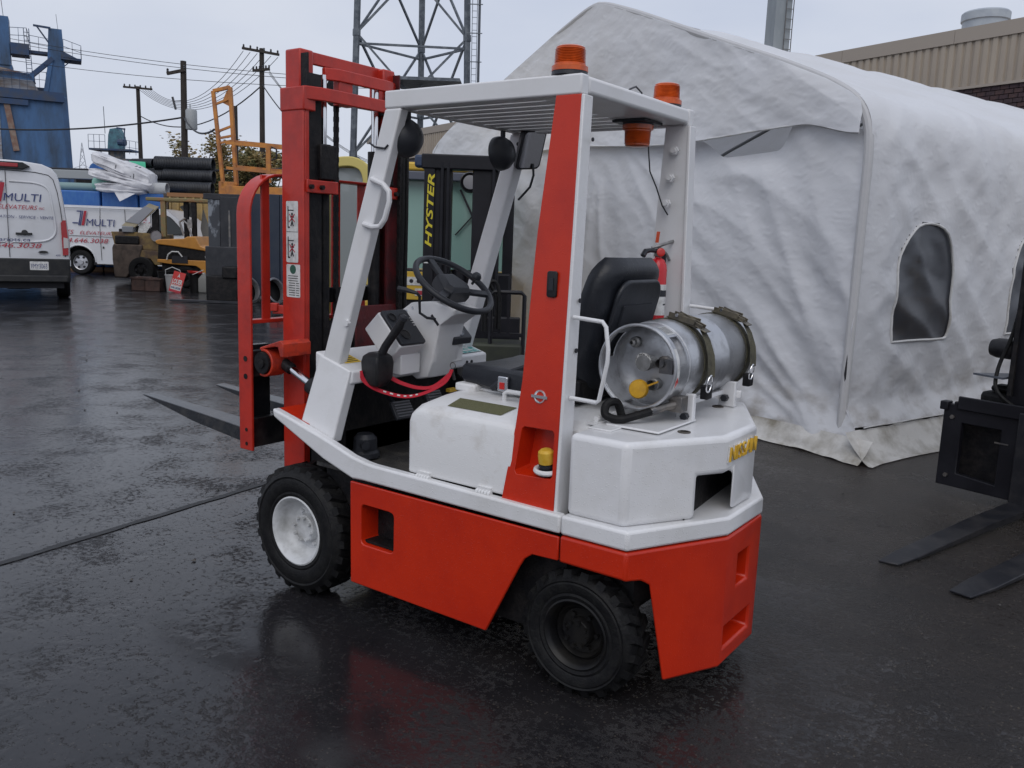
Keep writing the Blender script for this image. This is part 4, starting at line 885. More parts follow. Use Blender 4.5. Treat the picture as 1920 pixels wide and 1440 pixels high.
def log(u, v):
    zz = .03+2.4*v; s_l = -.05-.14*sst(.42, .12, zz); s = s_l+u*(6.08-s_l); z = .03+(ltop(s)-.03)*v
    ang = math.atan2(z+.15, s+.25); r = math.hypot(z, s)
    fan = ridge(ang*5.5, r*.5, 7)*.045*sst(.15, 1.0, r)*sst(3.6, 1.6, r)*(1-.6*sst(1.2, 2.2, z))
    ang2 = math.atan2(2.7-z, s-2.9); r2 = math.hypot(2.7-z, s-2.9)
    fan2 = ridge(ang2*4.2, r2*.6, 3)*.030*sst(.2, .9, r2)
    fl = .05*N(s*.7, z*.9, 12)+.03*rotn(s, z, .8, .6, 2.2, 6)
    out_ = .10*sst(.5, 0, z)*(1+.8*N(s*2.2, 0, 3))
    return (s, -.045+fan+fan2+fl*.7+crumple(s, z, 9)*.9+out_-.10*sst(2.1, 2.4, z)*sst(.5, 1.1, s)*sst(2.3, 1.4, s), z)
obj('lower_gable', gridmesh(250, 100, log), fabric, TG, sm=80)
obj('gable_hem', G().tube([(s*.05, .058+.012*N(s*.4, 0, 2), hem(s*.05)) for s in range(1, 120)], .009, 6), fabric_in, TG)
def skg(u, v):
    s = -.34+u*6.3; z = .16*(1-v)**1.3+.004+.03*v*max(0, N(s*3, 0, 5))
    return (s, .075+.06*N(s*1.1, 0, 8)*v+.02+.13*v*(1+.6*N(s*1.3, 0, 2))+.015*N(s*6, v*3, 1), max(.006, z+.012*N(s*7, v*4, 2)*v))
obj('ground_skirt', gridmesh(160, 8, skg), dirty, TG, sm=80)
# roof and side walls in one skin
half = [(-.03, .22), (-.03, 1.2)]+pk[1:11]
def dens(P, step):
    o = []
    for a, b in zip(P[:-1], P[1:]):
        n = max(1, int(math.hypot(b[0]-a[0], b[1]-a[1])/step))
        for k in range(n): o.append((a[0]+(b[0]-a[0])*k/n, a[1]+(b[1]-a[1])*k/n))
    return o+[P[-1]]
def smooth(P, it=6):
    for _ in range(it): P = [P[0]]+[((P[i-1][0]+2*P[i][0]+P[i+1][0])/4, (P[i-1][1]+2*P[i][1]+P[i+1][1])/4) for i in range(1, len(P)-1)]+[P[-1]]
    return P
prof = smooth(dens(half, .034), 5); LEN = 12.0
WIN = [(.47, 1.32), (2.36, 3.20), (4.25, 5.10)]; wz0, wz1 = .845, 1.78
def inwinw(t, z, m=0.):
    for a, b in WIN:
        c = (a+b)/2; hw = (b-a)/2-m
        if abs(t-c) < hw and wz0+m < z:
            zt = wz1-m; rz = .42
            if z < zt-rz: return True
            if z < zt and ((t-c)/hw)**2+((z-(zt-rz))/rz)**2 < 1: return True
    return False
def skin(t, i):
    s, z = prof[i]; a = prof[max(i-1, 0)]; b = prof[min(i+1, len(prof)-1)]
    tx, tz = b[0]-a[0], b[1]-a[1]; q = math.hypot(tx, tz); nx, nz_ = -tz/q, tx/q
    L_ = i*.034; ph = (t % 1.55)/1.55; sag = -.055*math.sin(PI*ph)*sst(.4, 2.3, L_)
    roof = sst(2.2, 2.9, L_)
    d = sag*(.5+.6*roof)+.018*rotn(t, L_, .75, .8, 2.6, 20)*(1-roof*.75)+.024*rotn(t, L_, -.7, .9, 2.8, 30)*sst(2.9, 2.1, L_)+crumple(t, L_, 40)*(1-.6*roof)+.02*N(t*.5, L_*.7, 3)*(1-roof*.7)
    d *= sst(-.03, .3, t)
    fl = .14*sst(.42, .12, z)*(1+.5*N(t*2.0, 0, 8))
    return Vector((s+nx*d-fl, -t, z+nz_*d))
nt_t = 300
def tpos(k): return -.03+(LEN+.03)*(k/nt_t)**1.25
g = G(); npf = len(prof)
g.v = [tuple(skin(tpos(k), i)) for i in range(npf) for k in range(nt_t+1)]
for i in range(npf-1):
    for k in range(nt_t):
        if inwinw((tpos(k)+tpos(k+1))/2, (prof[i][1]+prof[i+1][1])/2): continue
        q = i*(nt_t+1)+k; g.f.append((q, q+1, q+nt_t+2, q+nt_t+1))
obj('roof_cover', g, fabric, TG, sm=80)
# far slope, mirrored and coarser
g = G(); pr2 = [(6.10-s, z) for s, z in smooth(dens(half, .12), 2)]
g.v = [(s, -t*.4, z+.01*N(s, t)) for s, z in pr2 for t in range(31)]
for i in range(len(pr2)-1):
    for k in range(30): q = i*31+k; g.f.append((q, q+1, q+32, q+31))
obj('roof_cover', g, fabric, TG, sm=80)
obj('rear_gable', G().add([(0, -LEN, 0), (6.1, -LEN, 0), (6.1, -LEN, 2.5), (3.05, -LEN, 3.83), (0, -LEN, 2.5)], [(0, 1, 2, 3, 4)]), fabric, TG)
def sks(u, v):
    t = -.05+u*LEN; return (-.155-.03*v-.20*v*(1+.5*N(t*1.3, 4, 2)), -t, max(.006, .20*(1-v)**1.2+.02*N(t*5, v*3, 2)*v))
def sks2(u, v):
    t = -.22+u*LEN; return (-.185-.21*v*(1+.6*N(t*1.5, 4, 2)), -t, max(.006, .215*(1-v)**1.6+.015*N(t*7, v*4, 2)))
obj('ground_skirt', gridmesh(260, 8, sks2), dirty, TG, sm=80)
obj('wall_seam', G().tube([(-.20+.012*N(t*.3, 1), -t*.1, .232) for t in range(0, 119)], .006, 6), fabric_in, TG)
obj('wall_tear', G().tube([(-.035, .03, .42), (-.03, .045, .62), (-.032, .045, .80)], [.004, .012, .004], 6), ink, TG)
# corner post sleeve and gable arch edge
arch = [(-.05, .12), (-.05, 1.2)]+pk[1:20]+[(6.13, .1)]
ad_ = smooth(dens(arch, .06), 4)
obj('arch_sleeve', G().tube([(s+(.03 if s < 3 else -.03), .018, z-.012) for s, z in ad_], .036, 10), M('tarp_seam', (.50, .50, .51), .5, bump=.3, bscale=20), TG)
for t in (1.55, 3.1, 4.65, 6.2, 7.75, 9.3):
    obj('frame_hoop', G().tube([(s+.05*(1 if s < 3 else -1), -t, z-.06) for s, z in ad_[::2]], .024, 8), M('galvanised', (.35, .36, .37), .45, .7), TG)
obj('roof_brace', G().tube([(.5, -.25, 2.2), (2.1, -2.2, 2.75)], .025, 8), bpy.data.materials['galvanised'], TG)
# windows
pane = M('vinyl_pane', (.036, .040, .050), .30, alpha=.88, bump=.06, bscale=4, spec=.6)
for a, b in WIN:
    c = (a+b)/2; hw = (b-a)/2; pts = [(c-hw, wz0), (c+hw, wz0)]+[(c+hw*math.cos(q), wz1-.42+.42*math.sin(q)) for q in [PI*k/16 for k in range(17)]]
    def onw(t, z, off=0):
        i = min(range(npf), key=lambda i: abs(prof[i][1]-z) if i < 75 else 9); p = skin(t, i); return Vector((p.x-off, -t, z))
    dp_ = smooth(dens(pts+[pts[0]], .05), 1)
    obj('window_hem', G().tube([onw(t, z, .004) for t, z in dp_[:-1]], .011, 6, closed=True), fabric_in, TG)
    pg_ = G(); mpv = {}
    for i in range(npf-1):
        for k in range(nt_t):
            ta_, tb_ = tpos(k), tpos(k+1)
            if tb_ < a-.1 or ta_ > b+.1: continue
            if not inwinw((ta_+tb_)/2, (prof[i][1]+prof[i+1][1])/2, -.02): continue
            q = []
            for (kk, ii) in ((k, i), (k+1, i), (k+1, i+1), (k, i+1)):
                if (kk, ii) not in mpv:
                    p = skin(tpos(kk), ii); mpv[(kk, ii)] = len(pg_.v); pg_.v.append((p.x+.012, p.y, p.z))
                q.append(mpv[(kk, ii)])
            pg_.f.append(tuple(q))
    obj('window_pane', pg_, pane, TG, sm=80)
wc_ = thing('wooden_crate', 'brown wooden crate seen low through the first arched shelter window', 'crate', Vector((-1.057, -3.911, 0))+Matrix.Rotation(R(-18.05), 3, 'Z') @ Vector((.75, -1.7, 0)), R(-18.05))
cwood = M('crate_wood', (.22, .12, .06), .7, col2=(.13, .07, .035), nscale=5, stretch=(1, 1, 8))
for k in range(7): obj('plank', G().box(-.35, .35, -1.1, 1.1, .02+k*.155, .165+k*.155), cwood, wc_)

# ------------------------------------------------------------------ brick and ribbed-metal building
o_ = YP(10.71+1.5*.5526, 19.7-1.5*.8334); dirw = Vector(YP(7.66, 24.3))-Vector(YP(10.71, 19.7)); bang = math.atan2(dirw.y, dirw.x)
B = thing('industrial_building', 'long low factory building of dark brick under beige ribbed metal cladding', 'building', o_, bang)
# local: x along the wall (away), wall faces local y>0 or y<0 toward the camera
cl = (Vector(CAM)-o_); sgn = 1 if (-math.sin(bang)*cl.x+math.cos(bang)*cl.y) > 0 else -1
beige = M('beige_cladding', (.40, .34, .27), .5, col2=(.33, .28, .23), nscale=1.2, stretch=(1, 1, .2))
TOPZ = 6.62; CLB = 5.32; PIT = .2
def ribs(x0, n):
    g = G(); v = []; f = []
    for k in range(n):
        for dx, dy in ((0, 0), (.105, 0), (.125, -.04), (.18, -.04)):
            x = x0+k*PIT+dx; v += [(x, sgn*(dy), CLB), (x, sgn*dy, TOPZ-.30)]
    x = x0+n*PIT; v += [(x, 0, CLB), (x, 0, TOPZ-.30)]
    m = len(v)//2; return g.add(v, [(2*i, 2*i+1, 2*i+3, 2*i+2) for i in range(m-1)])
first = None
for k in range(34):
    if first is None: first = obj('cladding_sheet', ribs(0, 5), beige, B, sm=20); o = first
    else: o = first.copy(); C.objects.link(o)
    o.location = (k*1.0, 0, 0)
beige2 = M('beige_flashing', (.36, .31, .26), .5)
for k in range(12): obj('parapet_flashing', G().box(k*3.0+.004, k*3.0+2.996, min(-.1*sgn, .03*sgn), max(-.1*sgn, .03*sgn), TOPZ-.31, TOPZ), beige2, B)
obj('cladding_sill', G().box(0, 34, min(-.05*sgn, .02*sgn), max(-.05*sgn, .02*sgn), CLB-.05, CLB+.01), beige2, B)
mort = M('mortar', (.16, .14, .14), .8)
obj('back_wall', G().box(0, 34, min(-.11*sgn, -.25*sgn), max(-.11*sgn, -.25*sgn), 0, CLB), mort, B)
obj('roof', G().box(0, 34, min(-.2*sgn, -14*sgn), max(-.2*sgn, -14*sgn), TOPZ-.4, TOPZ-.3), beige2, B)
brickm = [M('brick_%s' % n_, c_, .75, col2=c2_, nscale=8) for n_, c_, c2_ in (('plum', (.060, .035, .040), (.035, .022, .026)), ('dark', (.045, .028, .033), (.06, .04, .04)), ('brown', (.075, .042, .040), (.04, .026, .03)))]
bme = []
for m_ in brickm:
    o = obj('brick', G().box(-.095, .095, -.045, .045, -.044, .044), m_, B); bme.append(o)
cnt = 0; restg = G()
for row in range(40):
    z = CLB-.10-row*.103
    for k in range(60):
        x = .3+k*.205+(row % 2)*.1025
        if z < .1: continue
        y_ = -.075*sgn
        if row < 18 and k < 18 and cnt < 290:
            if cnt < 3: o = bme[cnt]
            else: o = bme[random.randrange(3)].copy(); C.objects.link(o)
            o.location = (x, y_+random.uniform(-.004, .004), z); cnt += 1
        elif x < 14: restg.box(x-.095, x+.095, y_-.045, y_+.045, z-.044, z+.044)
tag(obj('brickwork', restg, brickm[0], B), kind='stuff')
V = thing('roof_vent', 'pale grey round ventilator drum on the beige factory roof', 'vent', YP(12.36, 24.6, 0))
vm = M('vent_grey', (.42, .46, .50), .5, col2=(.36, .40, .45), nscale=3)
obj('drum', G().lathe([(.56, 6.3), (.56, 7.72), (.60, 7.74), (.60, 7.93), (.56, 7.97), (.0001, 8.0)], (0, 0, 0), (0, 0, 1), 32), vm, V)
SK = thing('steel_stack', 'tall pale grey square stack with a narrow ladder behind the shelter', 'chimney', YP(7.22, 26, 0), YROT+R(12))
obj('shaft', G().box(-.27, .22, -.27, .27, 0, 12), M('stack_grey', (.33, .36, .38), .55, col2=(.26, .29, .31), nscale=2, stretch=(1, 1, .3)), SK)
obj('rail', G().bar((.02, -.32, 3), (.02, -.32, 12), .02), steel, SK); obj('rail', G().bar((.24, -.32, 3), (.24, -.32, 12), .02), steel, SK)
fr_ = None
for k in range(26):
    if fr_ is None: fr_ = obj('rung', G().bar((.02, -.32, 0), (.24, -.32, 0), .016), steel, SK); o = fr_
    else: o = fr_.copy(); C.objects.link(o)
    o.location = (0, 0, 5.2+k*.27)

# ------------------------------------------------------------------ lattice tower
LT = thing('lattice_tower', 'galvanised three-legged lattice mast tower with caged ladder and square platform', 'tower', YP(-5.45, 45, 0), YROT)
gal = M('tower_steel', (.09, .105, .125), .5, .4, col2=(.17, .19, .21), nscale=3)
def leg(x, y): return lambda z: Vector((x*(1-(z-8)*.008), y*(1-(z-8)*.008), z))
l1, l2, l3 = leg(-2.95, 0), leg(2.65, .4), leg(-.05, 3.6)
def dep(v): return v
for f_ in (l1, l2, l3):
    obj('leg', G().tube([f_(0), f_(8), f_(22)], .165, 10), gal, LT)
    g = G()
    for z in (3.0, 5.45, 8.0, 11.3, 14.5): g.cyl(f_(z-.15), f_(z+.15), .20, 8)
    obj('leg_collar', g, gal, LT)
for fa, fb in ((l1, l2), (l1, l3), (l2, l3)):
    for z0_, z1_ in ((1.2, 5.45), (5.45, 11.3), (11.3, 17)):
        md = (fa((z0_+z1_)/2)+fb((z0_+z1_)/2))/2
        obj('brace', G().bar(fa(z0_), fb(z1_), .10), gal, LT); obj('brace', G().bar(fb(z0_), fa(z1_), .10), gal, LT)
    for z in (5.45+2.3, 10.8): obj('brace', G().bar(fa(z), fb(z), .10), gal, LT)
obj('platform', G().box(-.85, 2.35, -.9, 1.9, 9.05, 9.16).box(-.9, 2.4, -.95, 1.95, 9.0, 9.06), gal, LT)
ca = G()
for dx in (.26, .50): ca.bar((2.65+dx-.0, -.05, 2), (2.65+dx-.13, -.05, 20), .03)
for k in range(60): ca.bar((2.91-.0072*k*.3, -.05, 2+k*.3), (3.15-.0072*k*.3, -.05, 2+k*.3), .02)
tag(obj('ladder', ca, gal, LT), kind='stuff')
obj('cable_tray', G().bar((3.27, .0, 0), (3.13, .0, 20), .17, .12), M('tray_dark', (.07, .08, .10), .5, .3), LT)
for k in range(9): obj('ladder_hoop', G().bar((2.6, -.1, 2+k*1.35), (3.35, -.1, 2+k*1.35), .04), gal, LT)

# ------------------------------------------------------------------ utility poles and wires
wood = M('pole_wood', (.030, .024, .022), .8, col2=(.05, .042, .036), nscale=4, stretch=(4, 4, .5), bump=.3, bscale=20)
ins = M('insulator', (.05, .05, .055), .3)
def upole(lx, ly, h, arm, lean=0, label='', extra=None, nins=6, k=1.):
    p = thing('utility_pole', label, 'utility pole', YP(lx, ly), YROT, 'wooden utility poles behind the yard')
    obj('pole', G().tube([(0, 0, 0), (lean*.5, 0, h/2), (lean, 0, h)], [.19*k, .165*k, .14*k], 10), wood, p)
    for (w2, z, tilt, off) in arm:
        a = Vector((lean+off-w2, -.15, z+tilt*w2)); b = Vector((lean+off+w2, -.15, z-tilt*w2))
        obj('cross_arm', G().bar(a, b, .14), wood, p)
        for k in range(nins):
            q = a+(b-a)*(.04+.92*k/(nins-1)); obj('insulator', G().lathe([(.03, 0), (.07, .05), (.05, .10), (.07, .14), (.02, .2)], q+Vector((0, 0, .05)), (0, 0, 1), 6), ins, p)
    return p
upole(-29.85, 70, 12.15, [(1.12, 12.0, .05, .06)], -.12, 'distant thin wooden pole with one wide crossarm of hanging insulators, leftmost of the poles')
p2 = upole(-17.05, 45, 9.65, [(.45, 9.1, -.22, -.32)], .10, 'dark wooden pole carrying a grey transformer can, between the pipes and the far pole', nins=2)
obj('transformer', G().lathe([(.26, 0), (.28, .06), (.28, .9), (.24, .98), (.0001, 1.0)], (.47, -.1, 6.35), (0, 0, 1), 16).bar((.1, 0, 7.0), (.3, 0, 7.0), .06).cyl((.42, -.1, 7.3), (.42, -.1, 7.6), .03, 6), M('transformer_grey', (.36, .38, .39), .5), p2)
obj('street_lamp_arm', G().tube([(0, 0, 4.9), (-.5, -.1, 4.95), (-.8, -.15, 4.85)], .03, 6).lathe([(.0001, -.05), (.10, -.03), (.12, 0), (.06, .05)], (-.95, -.15, 4.82), (-.3, 0, .9), 10), gal, p2)
obj('fuse_switch', G().bar((-.45, -.1, 7.9), (-.3, -.1, 7.3), .09).bar((0, 0, 7.75), (-.35, -.1, 7.7), .04), ins, p2)
upole(-15.98, 55, 12.35, [(1.12, 12.15, .14, -.02), (.52, 11.08, -.12, 0)], .05, 'tall dark wooden pole with double crossarms just left of the red forklift mast')
upole(-9.93, 31, 5.70, [], 0, k=.6, label= 'short cut-off dark post rising behind the orange platform cage')
wire = M('wire', (.02, .02, .024), .6)
wn_ = 0
def cable(a, b, sag, r, label):
    global wn_
    a = YP(*a); b = YP(*b); o = (a+b)/2
    g = G().tube([a+(b-a)*k/16-Vector((0, 0, 4*sag*(k/16)*(1-k/16)))-o for k in range(17)], r, 5)
    ob = obj('power_line', g, wire); ob.location = o; tag(ob, label, 'cable', 'overhead cables between the utility poles')
hi = lambda k: ('thin overhead wire sagging from the tall pole to the far crossarm, %s of its fan' % k)
for k, nm in enumerate(('outermost', 'second', 'third', 'fourth', 'fifth', 'innermost')):
    cable((-17.02+k*.42, 54.9, 12.15-k*.06), (-28.75+k*.1-.3*k, 69.9, 11.85), 1.7+.1*k, .018, hi(nm))
for k, nm in enumerate(('highest', 'middle', 'lowest')):
    cable((-38, 62, 14.2-k*.25-(1.0 if k == 2 else 0)), (-7, 50, 9.9-k*.2), .5, .017, 'long thin wire crossing the sky above the poles, %s of three' % nm)
cable((-16.0, 55, 10.15), (-29.8, 70, 9.9), 1.5, .04, 'thick dark service cable looping from the tall pole to the leftmost pole')
cable((-17.0, 45, 6.95), (-29.3, 50, 6.55), .25, .045, 'thick black cable running left from the transformer pole across the blue tower')
cable((-17.0, 45, 6.95), (-11.0, 32, 5.0), .4, .04, 'thick black cable dropping right from the transformer pole behind the cage')
cable((-36, 46, 4.75), (-9, 44, 4.75), .55, .055, 'lowest thick black cable just above the van roofs')
cable((-15.95, 55, 10.3), (-9.5, 44, 5.6), .5, .035, 'dark cable falling from the tall pole behind the red mast')
for k, nm in enumerate(('upper', 'middle', 'lower')): cable((-15.5, 55, 11.1-.1*k), (-6.6+.3*k, 48, 4.9), 1.2, .014, 'hair-thin wire falling right from the tall pole, %s of three' % nm)

# ------------------------------------------------------------------ blue silo plant
BP = thing('silo_plant', 'weathered blue asphalt plant tower with catwalks, hopper and leaning columns', 'industrial tower', YP(-33, 60, 0), YROT+R(27)); BP.scale = (.876, 1, 1)
blue = M('plant_blue', (.065, .15, .31), .6, col2=(.045, .075, .125), nscale=1.1, lo=.40, hi=.66, stretch=(1, 1, .3), detail=9)  # main blue lightened: distance haze is mixed into the paint colour
blued = M('plant_blue_dark', (.035, .07, .15), .65, col2=(.06, .075, .11), nscale=1.5)
palep = M('plant_pale', (.34, .36, .40), .6, col2=(.22, .18, .16), nscale=2, stretch=(.4, 1, 2))
rust = M('plant_rust', (.22, .13, .10), .8, col2=(.30, .24, .20), nscale=2)
obj('silo', G().loft([[(x, y, z) for x, y in ((-5, -1.5), (w0-.4, -1.5), (w0, -1.0), (w0, 1.5), (-5, 1.5))] for z, w0 in ((0, 2.95), (4.6, 2.80), (9.75, 2.62))]), blue, BP, bevel=.06)
obj('ring_beam', G().box(-5, 2.4, -1.75, -1.4, 9.35, 9.95).box(-5, .0, -1.72, -1.45, 8.95, 9.3), blued, BP)
obj('column', G().loft([[(x0, y, z) for x0, y in ((xa, -.9), (xb, -.9), (xb, .4), (xa, .4))] for z, xa, xb in ((9.7, 1.15, 2.62), (11.6, 1.35, 2.55), (14.1, 1.55, 2.45))]), blue, BP)
obj('column', G().box(-5, -1.05, -.9, .6, 11.4, 14.5).box(-5, -.95, -.9, .6, 9.7, 11.5), blue, BP)
obj('column_arm', G().bar((.55, -.9, 14.15), (1.7, -.9, 14.1), .12).bar((.8, -.9, 14.1), (1.5, -.9, 13.2), .10), blued, BP)
obj('brace', G().bar((.2, -.8, 10.9), (1.75, -.8, 12.2), .42, .3), blued, BP); obj('brace', G().bar((1.15, -.8, 9.9), (1.6, -.8, 12.0), .36, .3), blue, BP)
obj('hopper_roof', G().add([(-5, -1.6, 11.7), (.1, -1.6, 10.95), (.5, -1.6, 10.6), (-5, -1.6, 11.0), (-5, 1, 11.9), (.1, 1, 11.1), (.5, 1, 10.7), (-5, 1, 11.1)], [(0, 1, 2, 3), (4, 7, 6, 5), (0, 4, 5, 1), (1, 5, 6, 2), (3, 2, 6, 7)]), rust, BP)
obj('hopper_side', G().box(-5, .45, -1.6, 1, 10.55, 11.0), blue, BP)
obj('hopper_chute', G().add([(-5, -1.65, 10.6), (.35, -1.65, 10.55), (.75, -1.5, 9.9), (-5, -1.5, 9.95)], [(0, 1, 2, 3)]), palep, BP)
obj('side_panel', G().box(-1.5, -1.1, -1.62, -1.52, 5.9, 9.0, Matrix.Rotation(R(-9), 4, 'Y') @ Matrix.Translation((1.3, 0, .2))), rust, BP)
obj('side_panel', G().box(-3.0, -1.9, -1.58, -1.51, 4.6, 8.9), palep, BP)
obj('catwalk', G().box(-1.0, 1.6, -.6, .2, 12.45, 12.62).box(-1.0, .2, -1.1, .4, 12.2, 12.9), blued, BP)
obj('catwalk', G().box(2.3, 3.7, -1.2, .4, 12.18, 12.32).add([(2.3, -1.2, 12.3), (3.7, -1.2, 12.2), (2.3, -1.2, 12.75)], [(0, 1, 2)]).bar((2.4, -.8, 11.7), (3.0, -.8, 12.2), .06), blued, BP)
obj('catwalk', G().box(.3, 2.2, -.6, .4, 10.0, 10.3), blued, BP)
def railing(pts, h, par, r=.03, posts=None, m=blued):
    g = G(); P = [Vector(p) for p in pts]; up = Vector((0, 0, 1))
    for a, b in zip(P[:-1], P[1:]):
        for q in (.5, 1): g.bar(a+up*h*q, b+up*h*q, r)
        n = max(1, int((b-a).length/.45))
        for k in range(n+1): g.bar(a+(b-a)*k/n, a+(b-a)*k/n+up*h, r)
    return obj('railing', g, m, par)
railing([(-1.0, -.6, 12.95), (.1, -1.0, 12.95), (.2, -.6, 12.6), (1.5, -.6, 12.5)], .95, BP)
railing([(2.5, -1.2, 12.55), (3.7, -1.2, 12.25), (3.7, .4, 12.25)], .9, BP)
railing([(.3, -.6, 10.3), (2.2, -.6, 10.3)], 1.0, BP); railing([(-5, -1.75, 9.95), (-1.0, -1.75, 9.95), (.5, -1.75, 9.9)], 1.1, BP)
g = G()
for dx in (0, .35): g.bar((.0+dx, -.9, 10.8), (-.1+dx, -.9, 13.9), .05)
for k in range(12): g.bar((0-.008*k, -.9, 10.9+k*.25), (.35-.008*k, -.9, 10.9+k*.25), .03)
obj('caged_ladder', g, blued, BP)
obj('antenna', G().bar((-1.35, 0, 14), (-1.6, 0, 17), .04), gal, BP); obj('antenna', G().bar((2.2, 0, 14), (2.1, 0, 15.2), .03), gal, BP)
BS = thing('screening_plant', 'small teal conveyor head on a railed platform in the distance', 'industrial tower', YP(-34.3, 75, 0), YROT)
teal2 = M('plant_teal', (.09, .22, .27), .6, col2=(.06, .12, .16), nscale=2)
obj('drive_head', G().loft([[(-.55, 0, 7.7), (.5, 0, 7.7), (.5, 1, 7.7), (-.55, 1, 7.7)], [(-.45, 0, 8.9), (.6, 0, 8.8), (.6, 1, 8.8), (-.45, 1, 8.9)], [(-.3, 0, 9.4), (.3, 0, 9.5), (.3, 1, 9.5), (-.3, 1, 9.4)]]), teal2, BS)
obj('motor', G().cyl((.5, -.2, 8.3), (1.1, -.2, 8.3), .28, 10).bar((.3, 0, 9.5), (1.0, 0, 9.4), .12).bar((.9, 0, 8.4), (.95, 0, 9.5), .08), blued, BS)
obj('platform', G().box(-1.9, 1.6, -.5, 1.2, 7.6, 7.75), blued, BS); railing([(-1.9, -.5, 7.75), (-.5, -.5, 7.75)], 1.1, BS); railing([(1.0, -.5, 7.4), (2.6, -.5, 7.2)], 1.1, BS)
obj('tower_leg', G().box(-.5, .5, 0, 1, 0, 7.6).box(.6, 2.4, 0, 1, 6.2, 7.0), M('plant_greyblue', (.10, .13, .17), .7, col2=(.28, .24, .2), nscale=3), BS)
obj('strut', G().bar((-1.2, 0, 7.6), (-.4, 0, 6.6), .07), blued, BS); obj('antenna', G().bar((-.7, 0, 9), (-.75, 0, 11.2), .04), gal, BS)
PY = thing('transmission_pylon', 'faint distant steel transmission pylon between the blue tower and the conveyor', 'pylon', YP(-148, 300, 0), YROT)
pym = M('pylon_hazed_steel', (.30, .32, .36), .6)  # steel tone paled to carry the haze in its colour
g = G(); H0, H1, HW = 12, 26.5, 2.3
for s_ in (1, -1): g.bar((s_*HW, 0, H0), (s_*.25, 0, H1), .16); g.bar((s_*.25, 0, H1), (0, 0, H1+1.6), .14); g.bar((s_*HW, 0, 0), (s_*HW, 0, H0), .2)
for k in range(7):
    z = H0+k*2.05; w_ = HW-(z-H0)/(H1-H0)*(HW-.25); w2 = HW-(z+2.05-H0)/(H1-H0)*(HW-.25); g.bar((-w_, 0, z), (w2, 0, z+2.05), .10); g.bar((w_, 0, z), (-w2, 0, z+2.05), .10)
g.bar((-3.4, 0, 19.5), (3.4, 0, 19.5), .14); g.bar((-3.4, 0, 19.5), (0, 0, 20.8), .1); g.bar((3.4, 0, 19.5), (0, 0, 20.8), .1)
obj('frame', g, pym, PY)
# distant low buildings and tree line closing the yard
hz = M('far_sheds', (.20, .21, .23), .7, col2=(.14, .15, .16), nscale=.3)
for (lx, ly, w_, h, lb_) in ((-44, 72, 14, 5.2, 'low grey shed far behind the vans on the left'), (-10, 78, 26, 4.2, 'long low grey shed far behind the forklifts'), (-26, 84, 16, 5.4, 'low grey warehouse far behind the pipe stack')):
    o = thing('distant_shed', lb_, 'shed', YP(lx, ly), YROT)
    obj('wall', G().box(-w_/2, w_/2, 0, 10, 0, h), hz, o); obj('roof', G().box(-w_/2-.3, w_/2+.3, -.3, 10.3, h, h+.25), beige2, o)
leafm = M('autumn_leaf', (.34, .24, .10), .7, col2=(.10, .11, .04), nscale=.8); barkm = M('bark', (.05, .042, .036), .9)
def tree(lx, ly, h, r, label, n=1500, leaf=leafm, seed=1):
    rnd = random.Random(seed); t = thing('tree', label, 'tree', YP(lx, ly), 0, 'autumn trees beyond the yard')
    tr = G().tube([(0, 0, 0), (.1, 0, h*.3), (0, .1, h*.6)], [.16, .12, .07], 7); tips = []
    for k in range(16):
        a = rnd.uniform(0, 2*PI); z0_ = h*rnd.uniform(.25, .6); e = Vector((math.cos(a)*r*rnd.uniform(.4, .95), math.sin(a)*r*rnd.uniform(.4, .95), h*rnd.uniform(.55, .98)))
        tr.tube([(0, 0, z0_), e*.5+Vector((0, 0, z0_*.45)), e], [.05, .035, .015], 5); tips.append(e)
        for q in range(3):
            e2 = e+Vector((rnd.gauss(0, r*.25), rnd.gauss(0, r*.25), rnd.uniform(0, r*.35))); tr.tube([e*.8+Vector((0, 0, z0_*.15)), e2], [.02, .008], 4); tips.append(e2)
    obj('trunk', tr, barkm, t); g = G()
    for k in range(n):
        c_ = rnd.choice(tips)+Vector((rnd.gauss(0, r*.13), rnd.gauss(0, r*.13), rnd.gauss(0, r*.12)))
        m = Matrix.Translation(c_) @ Matrix.Rotation(rnd.random()*6, 4, 'Z') @ Matrix.Rotation(rnd.random()*3, 4, 'X'); s_ = rnd.uniform(.07, .14)
        g.add([m @ Vector(p) for p in ((-s_, 0, 0), (0, -s_*.6, 0), (s_, 0, 0), (0, s_*.6, 0))], [(0, 1, 2, 3)])
    obj('crown', g, leaf, t)
leaf2 = M('olive_leaf', (.15, .15, .07), .7, col2=(.28, .21, .09), nscale=.8)
for i, (lx, ly, h, r, lb_, n, lf) in enumerate(((-21.3, 58, 6.6, 2.0, 'sparse autumn tree between the leftmost pole and the transformer pole', 2200, leafm), (-19.3, 60, 6.2, 1.7, 'low thin tree just left of the transformer pole', 2000, leafm), (-18.3, 57, 6.9, 1.7, 'fuller yellowing tree just right of the transformer pole', 3600, leafm), (-16.6, 56, 6.0, 1.5, 'smaller olive bush-like tree beside the orange cage', 3000, leaf2), (-15.4, 54, 5.9, 1.3, 'rusty brown tree seen through the orange gate', 3000, leafm), (-13.2, 60, 5.2, 1.2, 'small tree under the orange basket rails', 1500, leafm))):
    tree(lx, ly, h, r, lb_, n, lf, 11+i)
